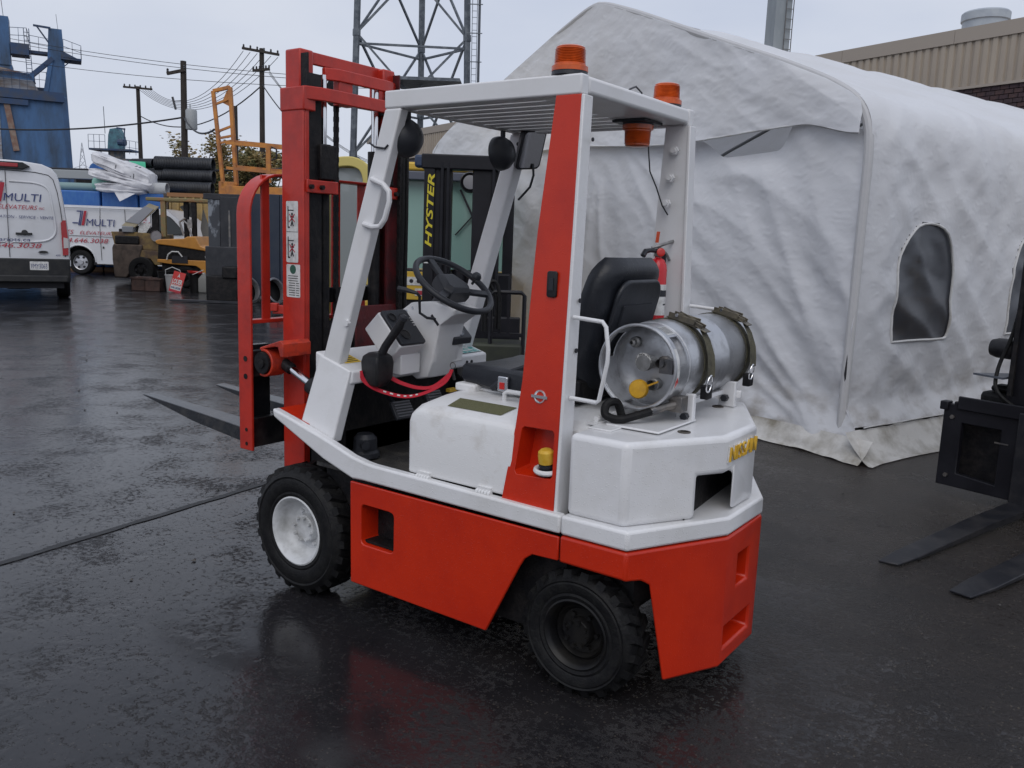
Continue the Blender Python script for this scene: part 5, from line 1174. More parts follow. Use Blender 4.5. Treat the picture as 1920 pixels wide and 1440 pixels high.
# ------------------------------------------------------------------ vans
vanw = M('van_white', (.62, .63, .66), .28, coat=.5, col2=(.54, .54, .55), nscale=1.5, lo=.45, hi=.8)
glass = M('dark_glass', (.015, .02, .022), .06, coat=.3)
blackp = M('van_black_plastic', (.018, .019, .021), .55, col2=(.03, .03, .03), nscale=9)
lampred = M('lamp_red', (.35, .015, .02), .2, coat=.5); lampclear = M('lamp_clear', (.5, .48, .48), .2, coat=.5)
alloy = M('wheel_alloy', (.5, .5, .52), .3, .8)
def logo(par, x, y, z, w_, h_):           # slanted mast-and-forks emblem of two blue bars and one red bar
    sh = .22*h_
    for i, (dx, bw, m_) in enumerate(((0, .16, inkblue), (.22, .14, inkblue), (.46, .34, inkred))):
        g = G().prism([(x+dx*w_, z), (x+(dx+bw)*w_, z), (x+(dx+bw)*w_+sh, z+h_), (x+dx*w_+sh, z+h_)], y-.003, y-.001, mxz); obj('emblem_bar', g, m_, par)
    g = G().prism([(x-.75*w_, z+.12*h_), (x, z+.12*h_), (x+.02*w_, z+.2*h_), (x-.75*w_, z+.2*h_)], y-.003, y-.001, mxz).prism([(x-.55*w_+sh, z+h_*.92), (x+sh, z+h_*.92), (x+sh, z+h_), (x-.55*w_+sh, z+h_)], y-.003, y-.001, mxz); obj('emblem_bar', g, inkblue, par)
def vwheel(x, y, r, w_, s, axis, par, rim=.62, rm=None):
    rm = rm or (alloy if rim > .55 else rimblack)
    a = Vector(axis)
    t = obj('wheel', G().lathe([(r*rim, .0), (r*.70, .012), (r*.9, .008), (r, -.03), (r, -w_+.03), (r*.9, -w_), (r*rim, -w_)], (x, y, r), a, 32), rubber, par)
    g = G().lathe([(r*rim, .0), (r*rim*.93, -.01), (r*rim*.88, -.05), (r*.2, -.04), (r*.18, .0), (.0001, .0)], (x, y, r), a, 30); obj('rim', g, rm, t)
    g = G(); o = Vector((x, y, r))+a*-.036; u = a.orthogonal().normalized(); v_ = a.cross(u)
    for k in range(6):
        q = o+(u*math.cos(k*PI/3+.3)+v_*math.sin(k*PI/3+.3))*r*.43; g.cyl(q, q+a*.004, r*.10, 8)
    obj('rim_slot', g, ink, t)
VT = thing('van', 'tall white high-roof van seen square from behind at the left edge, plate FMY3063', 'van', YP(-9.715, 16.69), YROT+R(27.4), 'white service vans')
hw = [(0, .42), (.86, .42), (.99, .50), (1.03, .80), (1.035, 1.15), (1.005, 1.5), (.955, 1.95), (.905, 2.30), (.86, 2.45), (.78, 2.55), (.62, 2.62), (.3, 2.66), (0, 2.67)]
def vsec(y, k=1, dz=0, lowk=1):
    P = [(x*k, z) for x, z in hw]; full = P+[(-x, z) for x, z in P[1:-1][::-1]]
    return [(x, y+(.10*max(0, (z-1.2)/1.4)**2 if y < .2 else 0), .42+(z-.42)*lowk-dz*0) for x, z in full]
bd = G().loft([vsec(0, .955, 0, .985), vsec(.015, .985, 0, .995), vsec(.06, 1), vsec(.4, 1.005), vsec(3.6, 1.0), vsec(4.4, .95, 0, .9), vsec(5.0, .9, 0, .5), vsec(5.6, .8, 0, .35)])
vb = obj('body', bd, vanw, VT, sm=30, bevel=0)
def rearface(z): return .10*max(0, (z-1.2)/1.4)**2
def vrear(g_pts_fn): pass
def vpatch(name, pts, m, lift, par=VT):
    return obj(name, G().prism(pts, 0, 1, lambda a, b, h: (a, rearface(b)-lift*(1-h), b)), m, par)
seamm = M('seam_dark', (.03, .03, .035), .7)
def vline(name, pts, r=.006, m=seamm, par=VT): return obj(name, G().tube([(x, rearface(z)-.001, z) for x, z in pts], r, 5), m, par)
vline('door_seam', [(0.0, .84+.09*k) for k in range(19)])
for s in (1, -1):
    vline('door_seam', [(s*.0, 2.475), (s*.5, 2.46), (s*.72, 2.42), (s*.80, 2.34), (s*.86, 2.10), (s*.90, 1.8), (s*.935, 1.4), (s*.95, 1.1), (s*.955, .86)])
    dr = G()      # pressed window panel: a shallow frame ridge
    pts = [(s*.06, 2.27), (s*.5, 2.26), (s*.66, 2.22), (s*.73, 2.12), (s*.76, 1.9), (s*.80, 1.5), (s*.82, 1.30), (s*.76, 1.20), (s*.6, 1.15), (s*.3, 1.13), (s*.06, 1.13)]
    dr.tube([(x, rearface(z)+.012, z) for x, z in smooth(dens(pts, .06), 3)], .022, 8); obj('door_pressing', dr, vanw, VT, sm=80)
    vpatch('tail_lamp', [(s*.905, .89), (s*1.005, .90), (s*1.01, 1.2), (s*.985, 1.57), (s*.935, 1.57), (s*.895, 1.52)], lampred, .03)
    vpatch('lamp_lens', [(s*.925, 1.03), (s*1.012, 1.04), (s*1.012, 1.22), (s*.93, 1.24)], lampclear, .036)
    vpatch('reflector', [(s*.60, .44), (s*.78, .44), (s*.78, .49), (s*.60, .49)], lampred, .075)
    obj('door_hinge', G().box(s*.875-.05, s*.875+.05, .05, .10, 1.96, 2.06), vanw, VT, bevel=.01)
    obj('door_hinge', G().box(s*.99-.05, s*.99+.05, -.03, .06, .68, .80), vanw, VT, bevel=.01)
    vwheel(s*1.0, .95, .355, .24, s, (s, 0, 0), VT)
obj('bumper', G().loft([[(x*k, y+dy, z) for x, z in ((-1.02, .36), (1.02, .36), (1.035, .82), (-1.035, .82))] for y, k, dy in ((-.05, .97, 0), (-.03, 1, 0), (.5, 1.003, 0))]), blackp, VT, bevel=.02)
obj('bumper_step', G().box(-.98, .98, -.11, .02, .37, .50), blackp, VT, bevel=.02)
obj('top_lamp', G().loft([[(x, .02+yy, z) for x, z in ((-.42, 2.56), (-.30, 2.50), (.30, 2.50), (.42, 2.56), (.30, 2.63), (-.30, 2.63))] for yy in (-.0, .2)]), blackp, VT, bevel=.01)
obj('top_lamp_lens', G().box(-.2, .22, .005, .03, 2.535, 2.605), lampred, VT, bevel=.008)
obj('door_handle', G().box(.12, .40, -.035, .0, 1.265, 1.31).lathe([(.055, 0), (.05, .02), (.0001, .025)], (.27, .0, 1.31), (0, -1, 0), 14), blackp, VT, bevel=.008)
obj('oval_badge', G().prism([(.57+.085*math.cos(a), .945+.030*math.sin(a)) for a in [2*PI*k/20 for k in range(20)]], -.012, .0, mxz), blackp, VT)
obj('badge_rim', G().tube([(.57+.085*math.cos(a), -.012, .945+.030*math.sin(a)) for a in [2*PI*k/20 for k in range(20)]], .004, 5, closed=True), alloy, VT)
obj('number_plate', G().prism(rrect(.33, .65, .60, .765, .01), -.058, -.050, mxz), labelw, VT)
text('FMY3063', .27, .09, (.355, -.0585, .63), (1, 0, 0), (0, 0, 1), inkblue, VT, name='plate_number')
obj('exhaust_box', G().cyl((-.1, .6, .30), (.3, .6, .30), .11, 12), aludull, VT); obj('underbody', G().box(-.9, .9, .1, 5.4, .24, .44), ink, VT)
def vt(s, x, z, w_, h_, m, sh=.25, nm='lettering', b=0.): text(s, w_, h_, (x, rearface(z+h_/2)-.006, z), (1, 0, 0), (0, rearface(z+h_)-rearface(z), h_), m, VT, shear=sh, name=nm, bold=b)
logo(VT, -.27, rearface(1.95)-.004, 1.88, .22, .36)
vt('MULTI', -.055, 1.90, .645, .145, inkblue, .15, b=.0); vt('CHARIOTS', -.98, 1.755, .80, .08, inkred, .3); vt('ÉLÉVATEURS', -.15, 1.75, .66, .10, inkred, .3); vt('INC.', .53, 1.755, .10, .045, inkred, .3)
vt('RÉPARATION - SERVICE - VENTE', -.36, 1.58, 1.14, .065, inkblue, .2)
vt('multichariots.ca', -.62, 1.14, .98, .075, inkblue, .1); vt('514.646.3038', -.60, 1.02, 1.15, .09, inkred, .3); vt('450', .78, .875, .08, .03, inkblue, .2)

VE = thing('van', 'lower white panel van parked side-on behind the rusty forklift, with blue and red lettering', 'van', YP(-13.04, 26.0), YROT, 'white service vans')
def eprof(k): return [(-1.18, .42), (-1.26, .80), (-1.22, 1.30), (-1.08, 1.88), (-.95, 2.02), (-.5, 2.05), (2.2, 2.04), (2.62, 1.98), (3.05, 1.66), (3.38, 1.30), (4.1, 1.16), (4.32, .95), (4.36, .42)]
# side skin with rounded wheel arch
ep = eprof(1); archp = [(.47*math.cos(a), .39+.47*math.sin(a)) for a in [R(4+k*17.2) for k in range(11)]]
outl = ep+[(3.95, .36)]+[(3.45+.45*math.cos(a), .39+.45*math.sin(a)) for a in [R(-4+k*18.8) for k in range(11)]]+[(2.95, .34), (.52, .34)]+archp+[(-.52, .40)]
g = G()
def yy_(z): return .10*max(0, (z-1.0))**1.5
g.holed(outl, [], 0, .06, lambda a, b, h: (a, yy_(b)+h, b))
obj('body_side', g, vanw, VE, sm=30)
g = G(); n = len(ep); g.add([(a, yy_(b)+.0, b) for a, b in ep]+[(a, 1.95-yy_(b), b) for a, b in ep], [(i, i+1, n+i+1, n+i) for i in range(n-1)]); obj('body_shell', g, vanw, VE, sm=40)
obj('body_side', G().add([(a, 1.95-yy_(b), b) for a, b in ep], [tuple(range(n))]), vanw, VE)
obj('underbody', G().box(-1.1, 4.2, .1, 1.85, .30, .5), ink, VE)
for x in (0, 3.45): vwheel(x, .04, .37, .24, 1, (0, -1, 0), VE, .60)
obj('arch_lip', G().tube([(.49*math.cos(a), -.008, .39+.49*math.sin(a)) for a in [R(k*15) for k in range(13)]], .022, 6), vanw, VE)
def eline(pts, r=.007): obj('panel_seam', G().tube([(x, yy_(z)-.002, z) for x, z in pts], r, 4), seamm, VE)
eline([(.62, 2.02), (.62, 1.5), (.64, 1.0), (.66, .45)]); eline([(1.35, 2.0), (1.38, 1.6), (1.46, 1.2), (1.5, .45)]); eline([(2.12, 1.98), (2.14, 1.3), (2.2, .9), (2.2, .45)]); eline([(-1.2, 1.16), (0, 1.15), (2.1, 1.13), (3.3, 1.10)])
obj('drip_rail', G().tube([(-1.0, .02, 1.975), (0, .02, 1.985), (2.2, .02, 1.975)], .018, 6), vanw, VE, sm=80)
wp = [(2.22, 1.29), (2.26, 1.80), (2.45, 1.86), (2.70, 1.80), (2.98, 1.52), (3.16, 1.29)]
obj('door_window', G().holed(wp, [], -.006, .0, lambda a, b, h: (a, yy_(b)+h, b)), glass, VE)
obj('window_frame', G().tube([(x, yy_(z)-.004, z) for x, z in smooth(dens(wp+[wp[0]], .08), 1)[:-1]], .014, 5, closed=True), blackp, VE)
obj('door_latch', G().box(.70, .74, -.008, 0, .80, .86), blackp, VE)
obj('tail_panel', G().box(-1.28, -1.2, .1, 1.85, .45, .75), blackp, VE)
def et(s, x, z, w_, h_, m, sh=.25, b=0.): text(s, w_, h_, (x, yy_(z)-.008, z), (1, 0, 0), (0, 0, 1), m, VE, shear=sh, bold=b)
logo(VE, -.02, -.006+yy_(1.5), 1.46, .22, .43)
et('MULTI', .22, 1.455, .86, .20, inkblue, .15, .0); et('CHARIOTS', -1.15, 1.195, 1.0, .125, inkred, .3); et('ÉLÉVATEURS', .03, 1.195, 1.02, .125, inkred, .3); et('514.646.3038', -.62, .955, 1.50, .13, inkred, .3); et('SERVICE', 1.52, 1.66, .52, .10, inkred, .25); et('24', 1.88, 1.42, .24, .2, inkred, .2, .03); et('RICHARD LABARRE', 2.22, 1.02, 1.05, .075, ink, .2)

# ------------------------------------------------------------------ background forklifts
rustyel = M('rusty_yellow', (.22, .15, .055), .7, col2=(.09, .06, .045), nscale=3.2, lo=.4, hi=.6, bump=.3, bscale=20)
rustbr = M('rusty_brown', (.10, .075, .06), .8, col2=(.05, .038, .032), nscale=4, bump=.3, bscale=20)
orng = M('forklift_orange', (.55, .25, .045), .45, col2=(.45, .20, .04), nscale=3, coat=.2)
olive = M('guard_olive', (.20, .17, .08), .6, col2=(.26, .15, .07), nscale=4, lo=.5, hi=.6)
F1 = thing('forklift', 'rusty yellow old forklift with its engine cover propped open before the white van', 'forklift', YP(-9.98, 23), YROT)
b1 = obj('counterweight', G().loft([[(x, y, z) for x, y in ((x0, 0), (x1, 0), (x1, 1.1), (x0, 1.1))] for z, x0, x1 in ((.14, -.66, -.35), (.60, -.70, .0), (.92, -.70, .1), (1.02, -.66, .1))]), rustbr, F1, bevel=.03)
obj('side_body', G().prism([(-.70, .84), (-.70, .88), (.56, .88), (.56, .50), (.42, .50), (.30, .66), (-.10, .70), (-.35, .50), (-.45, .62)], .02, 1.05, mxz), rustyel, F1, bevel=.015)
obj('engine_bay', G().prism([(-.66, 1.0), (-.74, 1.34), (-.05, 1.34), (.56, 1.30), (.56, .88), (-.66, .88)], .06, 1.0, mxz), rustyel, F1, bevel=.02)
obj('engine', G().box(-.62, .02, -.0, .06, 1.02, 1.24).box(-.6, .3, .2, .9, 1.3, 1.42).box(-.30, .0, .2, .8, 1.4, 1.52), blackflat, F1, bevel=.03)
obj('open_cover', G().loft([[(x, y, z) for x, z in ((-.45, 1.50), (-.10, 1.46), (.56, 2.02), (.30, 2.10))] for y in (.05, .10)]), M('cover_cream', (.42, .37, .26), .5), F1, bevel=.01)
obj('cover_sheet', G().loft([[(x, y, z) for x, z in ((-.33, 1.60), (.02, 1.56), (.42, 1.95), (.20, 2.03))] for y in (.035, .052)]), M('cover_grey', (.30, .31, .34), .5), F1)
obj('cover_arm', G().box(-.42, -.12, .0, .3, 1.33, 1.49), M('air_box', (.22, .23, .25), .6), F1, bevel=.02)
obj('support', G().prism([(.12, 1.3), (.50, 1.3), (.50, 1.98), (.33, 1.82), (.33, 1.50)], .12, .2, mxz), blackflat, F1)
obj('white_tag', G().prism([(-.05, 1.32), (.18, 1.34), (.34, 1.58), (.02, 1.60)], .11, .115, mxz), labelw, F1)
vwheel(.05, .0, .36, .3, 1, (0, -1, 0), F1, .5)
obj('guard_post', G().box(.62, .74, 0, .1, 1.28, 2.24).box(1.18, 1.30, .1, .2, .9, 2.22).box(1.42, 1.54, 0, .1, .9, 2.22), blackflat, F1, bevel=.01)
obj('guard_post', G().box(.615, .745, -.01, .09, 1.25, 2.20), olive, F1, bevel=.01)
obj('guard_frame', G().box(.24, 1.95, -.03, .12, 2.17, 2.26).box(.24, 1.95, .95, 1.08, 2.17, 2.26).box(.24, .34, 0, 1.0, 2.17, 2.25), olive, F1, bevel=.02)
for k in range(5): obj('guard_bar', G().box(.34, 1.9, .2+k*.16, .24+k*.16, 2.18, 2.22), olive, F1)
obj('spare_fan', G().lathe([(.0001, 0), (.06, .01), (.14, .0), (.15, .03)], (.50, -.03, 1.27), (0, -1, 0), 18), M('fan_grey', (.25, .24, .25), .5), F1)
obj('lever_bundle', G().tube([(1.25, -.1, 1.3), (1.15, -.1, 1.65), (1.3, -.1, 1.75)], .03, 6).tube([(1.5, -.1, 1.2), (1.35, -.1, 1.6), (1.22, -.1, 1.72)], .025, 6).box(1.36, 1.48, -.12, -.1, 1.5, 1.72), aludull, F1)
obj('dust_sheet', G().prism([(1.30, 2.16), (1.42, 2.1), (1.45, 1.75), (1.22, 1.8), (1.0, 2.05)], .3, .34, mxz).prism([(1.62, 2.0), (1.75, 1.6), (2.0, 1.1), (1.62, 1.2), (1.55, 1.5)], .3, .34, mxz), M('grey_sheet', (.17, .17, .16), .8), F1)
F2 = thing('forklift', 'bright orange forklift with dark side band, rear to the left, behind the red rental sign', 'forklift', YP(-8.4, 22), YROT)
ob_ = obj('hood', G().prism([(-.72, 1.13), (-.70, 1.17), (-.60, 1.20), (0, 1.235), (.10, 1.29), (.30, 1.30), (.42, 1.06), (.62, 1.00), (.68, .98), (.68, .92), (.3, .97), (-.2, 1.03), (-.66, 1.07)], 0, 1.0, mxz), orng, F2, bevel=.03, seg=3)
obj('side_panel', G().prism([(-.66, 1.07), (-.2, 1.03), (.3, .97), (.68, .92), (.68, .70), (-.68, .70)], .04, .96, mxz), blackflat, F2, bevel=.01)
obj('frame', G().prism([(-.68, .62), (-.68, .70), (.68, .70), (.68, .28), (.52, .28), (.40, .50), (.30, .56), (-.3, .58)], .0, 1.0, mxz), orng, F2, bevel=.015)
obj('grip_rail', G().tube([(-.42, -.03, .70), (-.38, -.05, .82), (-.28, -.05, .90), (-.12, -.05, .90), (-.02, -.05, .78)], .018, 8), labelw, F2)
obj('vent_panel', G().box(-.30, .10, -.02, .0, .62, .80), ink, F2)
obj('axle_box', G().box(-.6, .45, .1, .9, .2, .6), blackflat, F2)
text('C5k', .12, .07, (.52, .035, .76), (1, 0, 0), (0, 0, 1), labelw, F2)
vwheel(.0, .02, .28, .22, 1, (0, -1, 0), F2, .5)
BM = thing('lift_mast', 'black peeling-paint forklift mast and carriage parked upright beside the orange forklift', 'forklift mast', YP(-6.2, 18.5), YROT)
peel = M('peeling_black', (.05, .055, .065), .6, col2=(.22, .24, .27), nscale=4.5, lo=.52, hi=.58, stretch=(1, 1, .5), detail=8)
blk2 = M('yard_black', (.020, .022, .028), .55, col2=(.035, .036, .042), nscale=5)
obj('outer_rail', G().box(-.33, -.08, 0, .2, 0, 2.2), peel, BM, bevel=.01); obj('inner_rail', G().box(-.06, .32, -.05, .2, .03, 2.18), blk2, BM, bevel=.01)
obj('cross_head', G().box(-.42, .34, -.02, .22, 2.12, 2.24), blk2, BM, bevel=.01)
obj('carriage', G().box(-.34, .36, -.2, -.05, .15, 1.15), blk2, BM, bevel=.02); obj('attachment', G().box(-.25, .42, -.45, -.2, .02, .55).box(.1, .42, -.5, -.1, .5, .75), blackflat, BM, bevel=.03)
obj('chain_anchor', G().box(-.05, .05, -.22, -.19, .35, .42).box(.12, .16, -.07, -.05, 1.0, 1.9), steel, BM)
obj('fork', G().box(-.9, .5, -.75, -.60, .01, .05), blk2, BM)
BC = thing('steel_container', 'dark navy steel box with pale upright pipe seen through the red load backrest', 'container', YP(-5.1, 18.8), YROT)
nav = M('navy_steel', (.022, .032, .055), .6, col2=(.03, .04, .06), nscale=3)
for k in range(9): obj('side_panel', G().box(-.72+k*.36, -.72+k*.36+.35, 0, .06, .12, 2.28), nav, BC, bevel=.01)
obj('shell', G().box(-.72, 2.5, .06, 1.5, .1, 2.25), nav, BC)
obj('upright_pipe', G().cyl((.22, -.08, .1), (.22, -.08, 2.05), .035, 8).bar((.22, -.08, 1.98), (.42, -.08, 2.32), .03).bar((.2, -.08, 1.82), (.6, -.08, 1.80), .03), M('pipe_bluegrey', (.10, .14, .17), .5), BC)
for k, (x, lb_) in enumerate(((-5.55, 'bright silver wheel rim leaning left of the pair behind the red backrest'), (-5.02, 'grey spoked wheel rim leaning right of the pair behind the red backrest'))):
    o = thing('wheel_rim', lb_, 'wheel rim', YP(x, 18.1), YROT+R(50), 'wheel rims leaning on the dark container')
    obj('rim', G().lathe([(.27, 0), (.28, .03), (.24, .04), (.23, .01), (.235, -.08)], (0, 0, .28), (.25, -1, .3), 26), alloy, o)
    obj('tyre', G().lathe([(.235, -.08), (.27, -.06), (.275, -.14), (.22, -.16), (.0001, -.12)], (0, 0, .28), (.25, -1, .3), 26), rubber, o)
rp_ = thing('red_pallet_fork', 'red steel fork base lying on the ground behind the load backrest', 'steel frame', YP(-4.15, 15.5), YROT)
obj('beam', G().box(-.2, .5, 0, .15, .05, .20).box(-.24, -.1, -.05, .1, .10, .24), redmast, rp_, bevel=.01)
# orange lifting cage
CG = thing('lift_cage', 'rusty orange steel basket with tall hinged gate standing behind the pipes', 'lift cage', YP(-6.2, 21), YROT)
oc = M('cage_orange', (.56, .23, .05), .6, col2=(.36, .15, .06), nscale=4)
def xz(*P): return [Vector((x+6.2, 0, z)) for x, z in P]
a, b, c, d = xz((-7.23, 4.68), (-6.83, 4.78), (-6.72, 2.55), (-7.03, 2.50))
for p, q, w_ in ((a, d, .10), (b, c, .13), (a, b, .08)): obj('gate_post', G().bar(p, q, w_, .08), oc, CG, bevel=.01)
for t in (.14, .42, .49, .54): obj('gate_bar', G().bar(a+(d-a)*t, b+(c-b)*(t-.03 if t < .45 else t), .06, .05), oc, CG)
obj('gate_plate', G().prism([(-.55-.28, 4.35+.08), (-.72, 4.68), (-.66, 4.72), (-.66, 4.35)], 0, .02, mxz), oc, CG)
obj('gate_foot', G().box(-.93, -.50, -.05, .1, 2.2, 2.62), oc, CG, bevel=.01)
for z, dy in ((3.55, 0), (3.46, -.6), (2.98, 0), (2.90, -.6)): obj('basket_rail', G().bar((-.55, dy, z), (1.25, dy, z-.10), .065), oc, CG)
for x in (.42, 1.2): obj('basket_post', G().box(x-.05, x+.05, -.64, -.56, 2.6, 3.45), oc, CG)
obj('basket_floor', G().box(-.55, 1.4, -.65, .1, 2.28, 2.50), oc, CG, bevel=.01)
obj('cable_loop', G().tube([(.5, -.66, 3.4), (.62, -.66, 3.35), (.62, -.66, 3.15), (.5, -.66, 3.1)], .02, 6), ink, CG)
obj('lift_legs', G().box(-.5, -.3, -.3, 0, 0, 2.3).box(.9, 1.1, -.3, 0, 0, 2.3).box(-.9, .4, -.1, .1, 2.05, 2.3), M('lift_dark', (.05, .03, .03), .7), CG)

# ------------------------------------------------------------------ stored stock behind the vans
bl = M('tote_blue', (.035, .13, .40), .45, col2=(.06, .18, .42), nscale=3, lo=.4, hi=.75, stretch=(3, 3, 1), bump=.3, bscale=9)
for k, (x0, x1, nm) in enumerate(((-14.9, -13.42, 'leftmost'), (-13.36, -12.22, 'middle'), (-12.16, -11.1, 'rightmost'))):
    o = thing('wrapped_pallet', 'blue wrapped pallet stack behind the white panel van, %s of three' % nm, 'pallet', YP((x0+x1)/2, 28.2), YROT, 'blue wrapped pallets behind the vans')
    h = (x1-x0)/2; obj('wrap', G().loft([[(x, y, z) for x, y in ((-h, 0), (h, 0), (h, 1.1), (-h, 1.1))] for z in (.14, 1.3, 2.55)]), bl, o, bevel=.05, seg=3)
    obj('base', G().box(-h, h, 0, 1.1, 0, .13), cwood, o)
gp = M('pipe_mint', (.25, .50, .42), .5); gg = M('pipe_green', (.05, .42, .24), .45)
def rod(name, label, cat, lx, ly, z, L_, r, m, rot=0, tilt=0, ribs_=0, group=None, hollow=True):
    o = thing(name, label, cat, YP(lx, ly, z), YROT+R(rot), group); pr = [(r*.88, -L_/2), (r, -L_/2)]
    if ribs_:
        n = int(L_/ribs_)
        for k in range(n):
            x = -L_/2+ribs_*k; pr += [(r*.93, x+.002), (r*.93, x+ribs_*.4), (r, x+ribs_*.5), (r, x+ribs_*.95)]
    pr += [(r, L_/2), (r*.88, L_/2), (r*.86, -L_/2)]
    obj('tube', G().lathe(pr, (0, 0, 0), (1, 0, math.sin(R(tilt))), 20), m, o); return o
rod('plastic_pipe', 'short pale mint pipe end left of the white folded tarpaulins', 'pipe', -13.35, 28.4, 2.78, .6, .2, gp, 0)
rod('plastic_pipe', 'dull grey-green pipe and trough beside the tall van roof', 'pipe', -14.4, 28.6, 2.68, 1.6, .13, M('pipe_dullgreen', (.20, .30, .30), .5), 0)
rod('plastic_pipe', 'bright green pipe end between the black pipes above the tarpaulins', 'pipe', -12.95, 30, 3.35, .5, .30, gg, 25)
rod('plastic_pipe', 'pale grey drum lying right of the white tarpaulins', 'pipe', -11.55, 28.3, 2.70, .55, .19, M('drum_grey', (.40, .41, .42), .5), 0)
o = thing('grey_trough', 'long pale grey metal trough left of the white tarpaulins', 'trough', YP(-14.6, 29.0, 2.95), YROT); obj('channel', G().box(-1.0, 1.0, 0, .3, 0, .28), M('trough_grey', (.33, .35, .36), .5), o, bevel=.02)
bp = M('pipe_black', (.018, .020, .025), .5, col2=(.03, .033, .04), nscale=3)
gname = 'black corrugated pipes stacked behind the yard'
for lx, ly, z, L_, r, rot, lb_ in ((-11.42, 30.2, 3.62, 1.95, .245, 1, 'topmost big black corrugated pipe of the stack'), (-11.2, 30.0, 3.22, 1.7, .22, -1, 'middle black corrugated pipe on the right'), (-12.1, 30.0, 3.20, .9, .20, 12, 'short black corrugated pipe just right of the green pipe'), (-11.4, 29.6, 2.80, 2.25, .22, 0, 'long lowest black corrugated pipe above the yellow bin'), (-13.4, 31, 3.60, 1.6, .14, 3, 'thin black pipe lying high on the left of the stack'), (-13.3, 30.6, 3.35, 1.3, .17, 14, 'black pipe just behind the white tarpaulins'), (-12.9, 30.4, 3.62, 1.0, .16, -24, 'black pipe tilted across the top left of the stack')):
    rod('corrugated_pipe', lb_, 'pipe', lx, ly, z, L_, r, bp, rot, 0, .055, gname)
for k, (lx, z, nm) in enumerate(((-14.55, 3.05, 'left'), (-14.0, 3.15, 'right'))):
    o = thing('plastic_drum', 'blue plastic drum on its side above the pale trough, %s one of two' % nm, 'drum', YP(lx, 31, z), YROT, 'blue drums behind the vans')
    obj('drum', G().lathe([(.0001, -.4), (.27, -.4), (.29, -.36), (.29, .36), (.27, .4), (.0001, .4)], (0, 0, .29), (.5, 1, .1), 20), bl, o)
RK = thing('storage_rack', 'dark timber rack carrying the black pipes behind the vans', 'rack', YP(-13, 30.5), YROT)
obj('rack_frame', G().box(-2.5, .9, -.3, .9, 2.45, 2.58).box(-2.5, -2.3, -.2, 0, 0, 2.45).box(.7, .9, -.2, 0, 0, 2.45).box(-2.4, .7, .2, .9, 2.58, 3.1), blackflat, RK)
BN = thing('yellow_skip', 'dented yellow steel skip under the black pipes', 'skip', YP(-10.5, 28), YROT)
ysk = M('skip_yellow', (.36, .24, .08), .65, col2=(.24, .17, .08), nscale=3)
obj('body', G().box(-.62, .72, 0, 1.6, .3, 2.52), ysk, BN, bevel=.02)
for k in range(6): obj('rib', G().box(-.60+k*.25, -.54+k*.25, -.05, .0, .4, 2.46), ysk, BN)
obj('top_edge', G().box(-.66, .76, -.06, .05, 2.46, 2.58), M('skip_edge', (.25, .12, .05), .7), BN)
obj('end_post', G().box(-.78, -.64, -.02, .2, .2, 2.55), rustbr, BN)
# white folded tarpaulins
TPm = M('tarpaulin_white', (.66, .66, .68), .55, bump=.5, bscale=9, col2=(.52, .52, .55), nscale=3)
TPo = thing('tarpaulin_bundle', 'large white folded tarpaulins tied with thin cords on the blue pallets', 'tarpaulin', YP(-12.55, 28.3, 2.5), YROT)
def bundle(L_, wy, h, x0, z0, tilt, seed, name):
    g = G(); secs = []; n = 44; m = 44
    for i in range(n+1):
        u = i/n; ring = []
        for j in range(m):
            a = 2*PI*j/m; ca, sa = math.cos(a), math.sin(a)
            e = 1-.25*abs(2*u-1)**5; q = 1+.22*N(u*4+seed, ca*1.6, sa*1.6)+.20*ridge(u*1.5+seed, sa*4.2, ca*1.3)+.025*ridge(u*6+seed, sa*5, ca*4)
            ring.append((x0+(u-.5)*L_+.10*N(a, u*2, seed)*(1 if u in (0, 1) else .3), wy*.5*ca*e*q, z0-tilt*(u-.5)*L_+h*.5*math.copysign(abs(sa)**.55, sa)*e*q))
        secs.append(ring)
    return obj(name, g.loft(secs), TPm, TPo, sm=60)
bundle(1.75, .9, .46, -.05, .76, .34, 1, 'upper_roll'); bundle(1.9, 1.0, .30, -.08, .42, .22, 5, 'middle_fold'); bundle(1.5, 1.0, .30, -.10, .16, .02, 9, 'lower_fold')
obj('hanging_corner', G().add([(-.25, -.52, .12), (.15, -.52, .04), (-.02, -.56, -.26), (.45, -.5, .0)], [(0, 1, 2), (1, 3, 2)]), TPm, TPo)
for x in (-.15, .32, .42): obj('cord', G().tube([(x+.05*math.sin(a), .5*math.cos(a), .72-.34*x+.27*math.sin(a)) for a in [2*PI*k/20 for k in range(20)]], .010, 5, closed=True), wire, TPo)

# ------------------------------------------------------------------ clutter in front of the forklifts
rb = M('rust_box', (.10, .06, .05), .8, col2=(.045, .032, .030), nscale=5, bump=.3, bscale=20)
def crateb(lx, ly, w_, h, lb_):
    o = thing('rusty_box', lb_, 'box', YP(lx, ly), YROT+R(5), 'rusty steel boxes on the asphalt'); 
    obj('wall', G().box(-w_/2, w_/2, 0, .03, 0, h).box(-w_/2, w_/2, .5, .53, 0, h).box(-w_/2, -w_/2+.03, 0, .5, 0, h).box(w_/2-.03, w_/2, 0, .5, 0, h), rb, o, bevel=.01)
    obj('rim', G().box(-w_/2-.02, w_/2+.02, -.02, .02, h-.03, h+.01), rb, o); obj('contents', G().box(-w_/2, w_/2, .03, .5, .05, h-.06), rustbr, o)
crateb(-8.92, 20.5, .34, .31, 'rusty open steel box, left of the two in front of the rusty forklift'); crateb(-8.55, 20.4, .36, .30, 'rusty open steel box, right of the two in front of the rusty forklift')
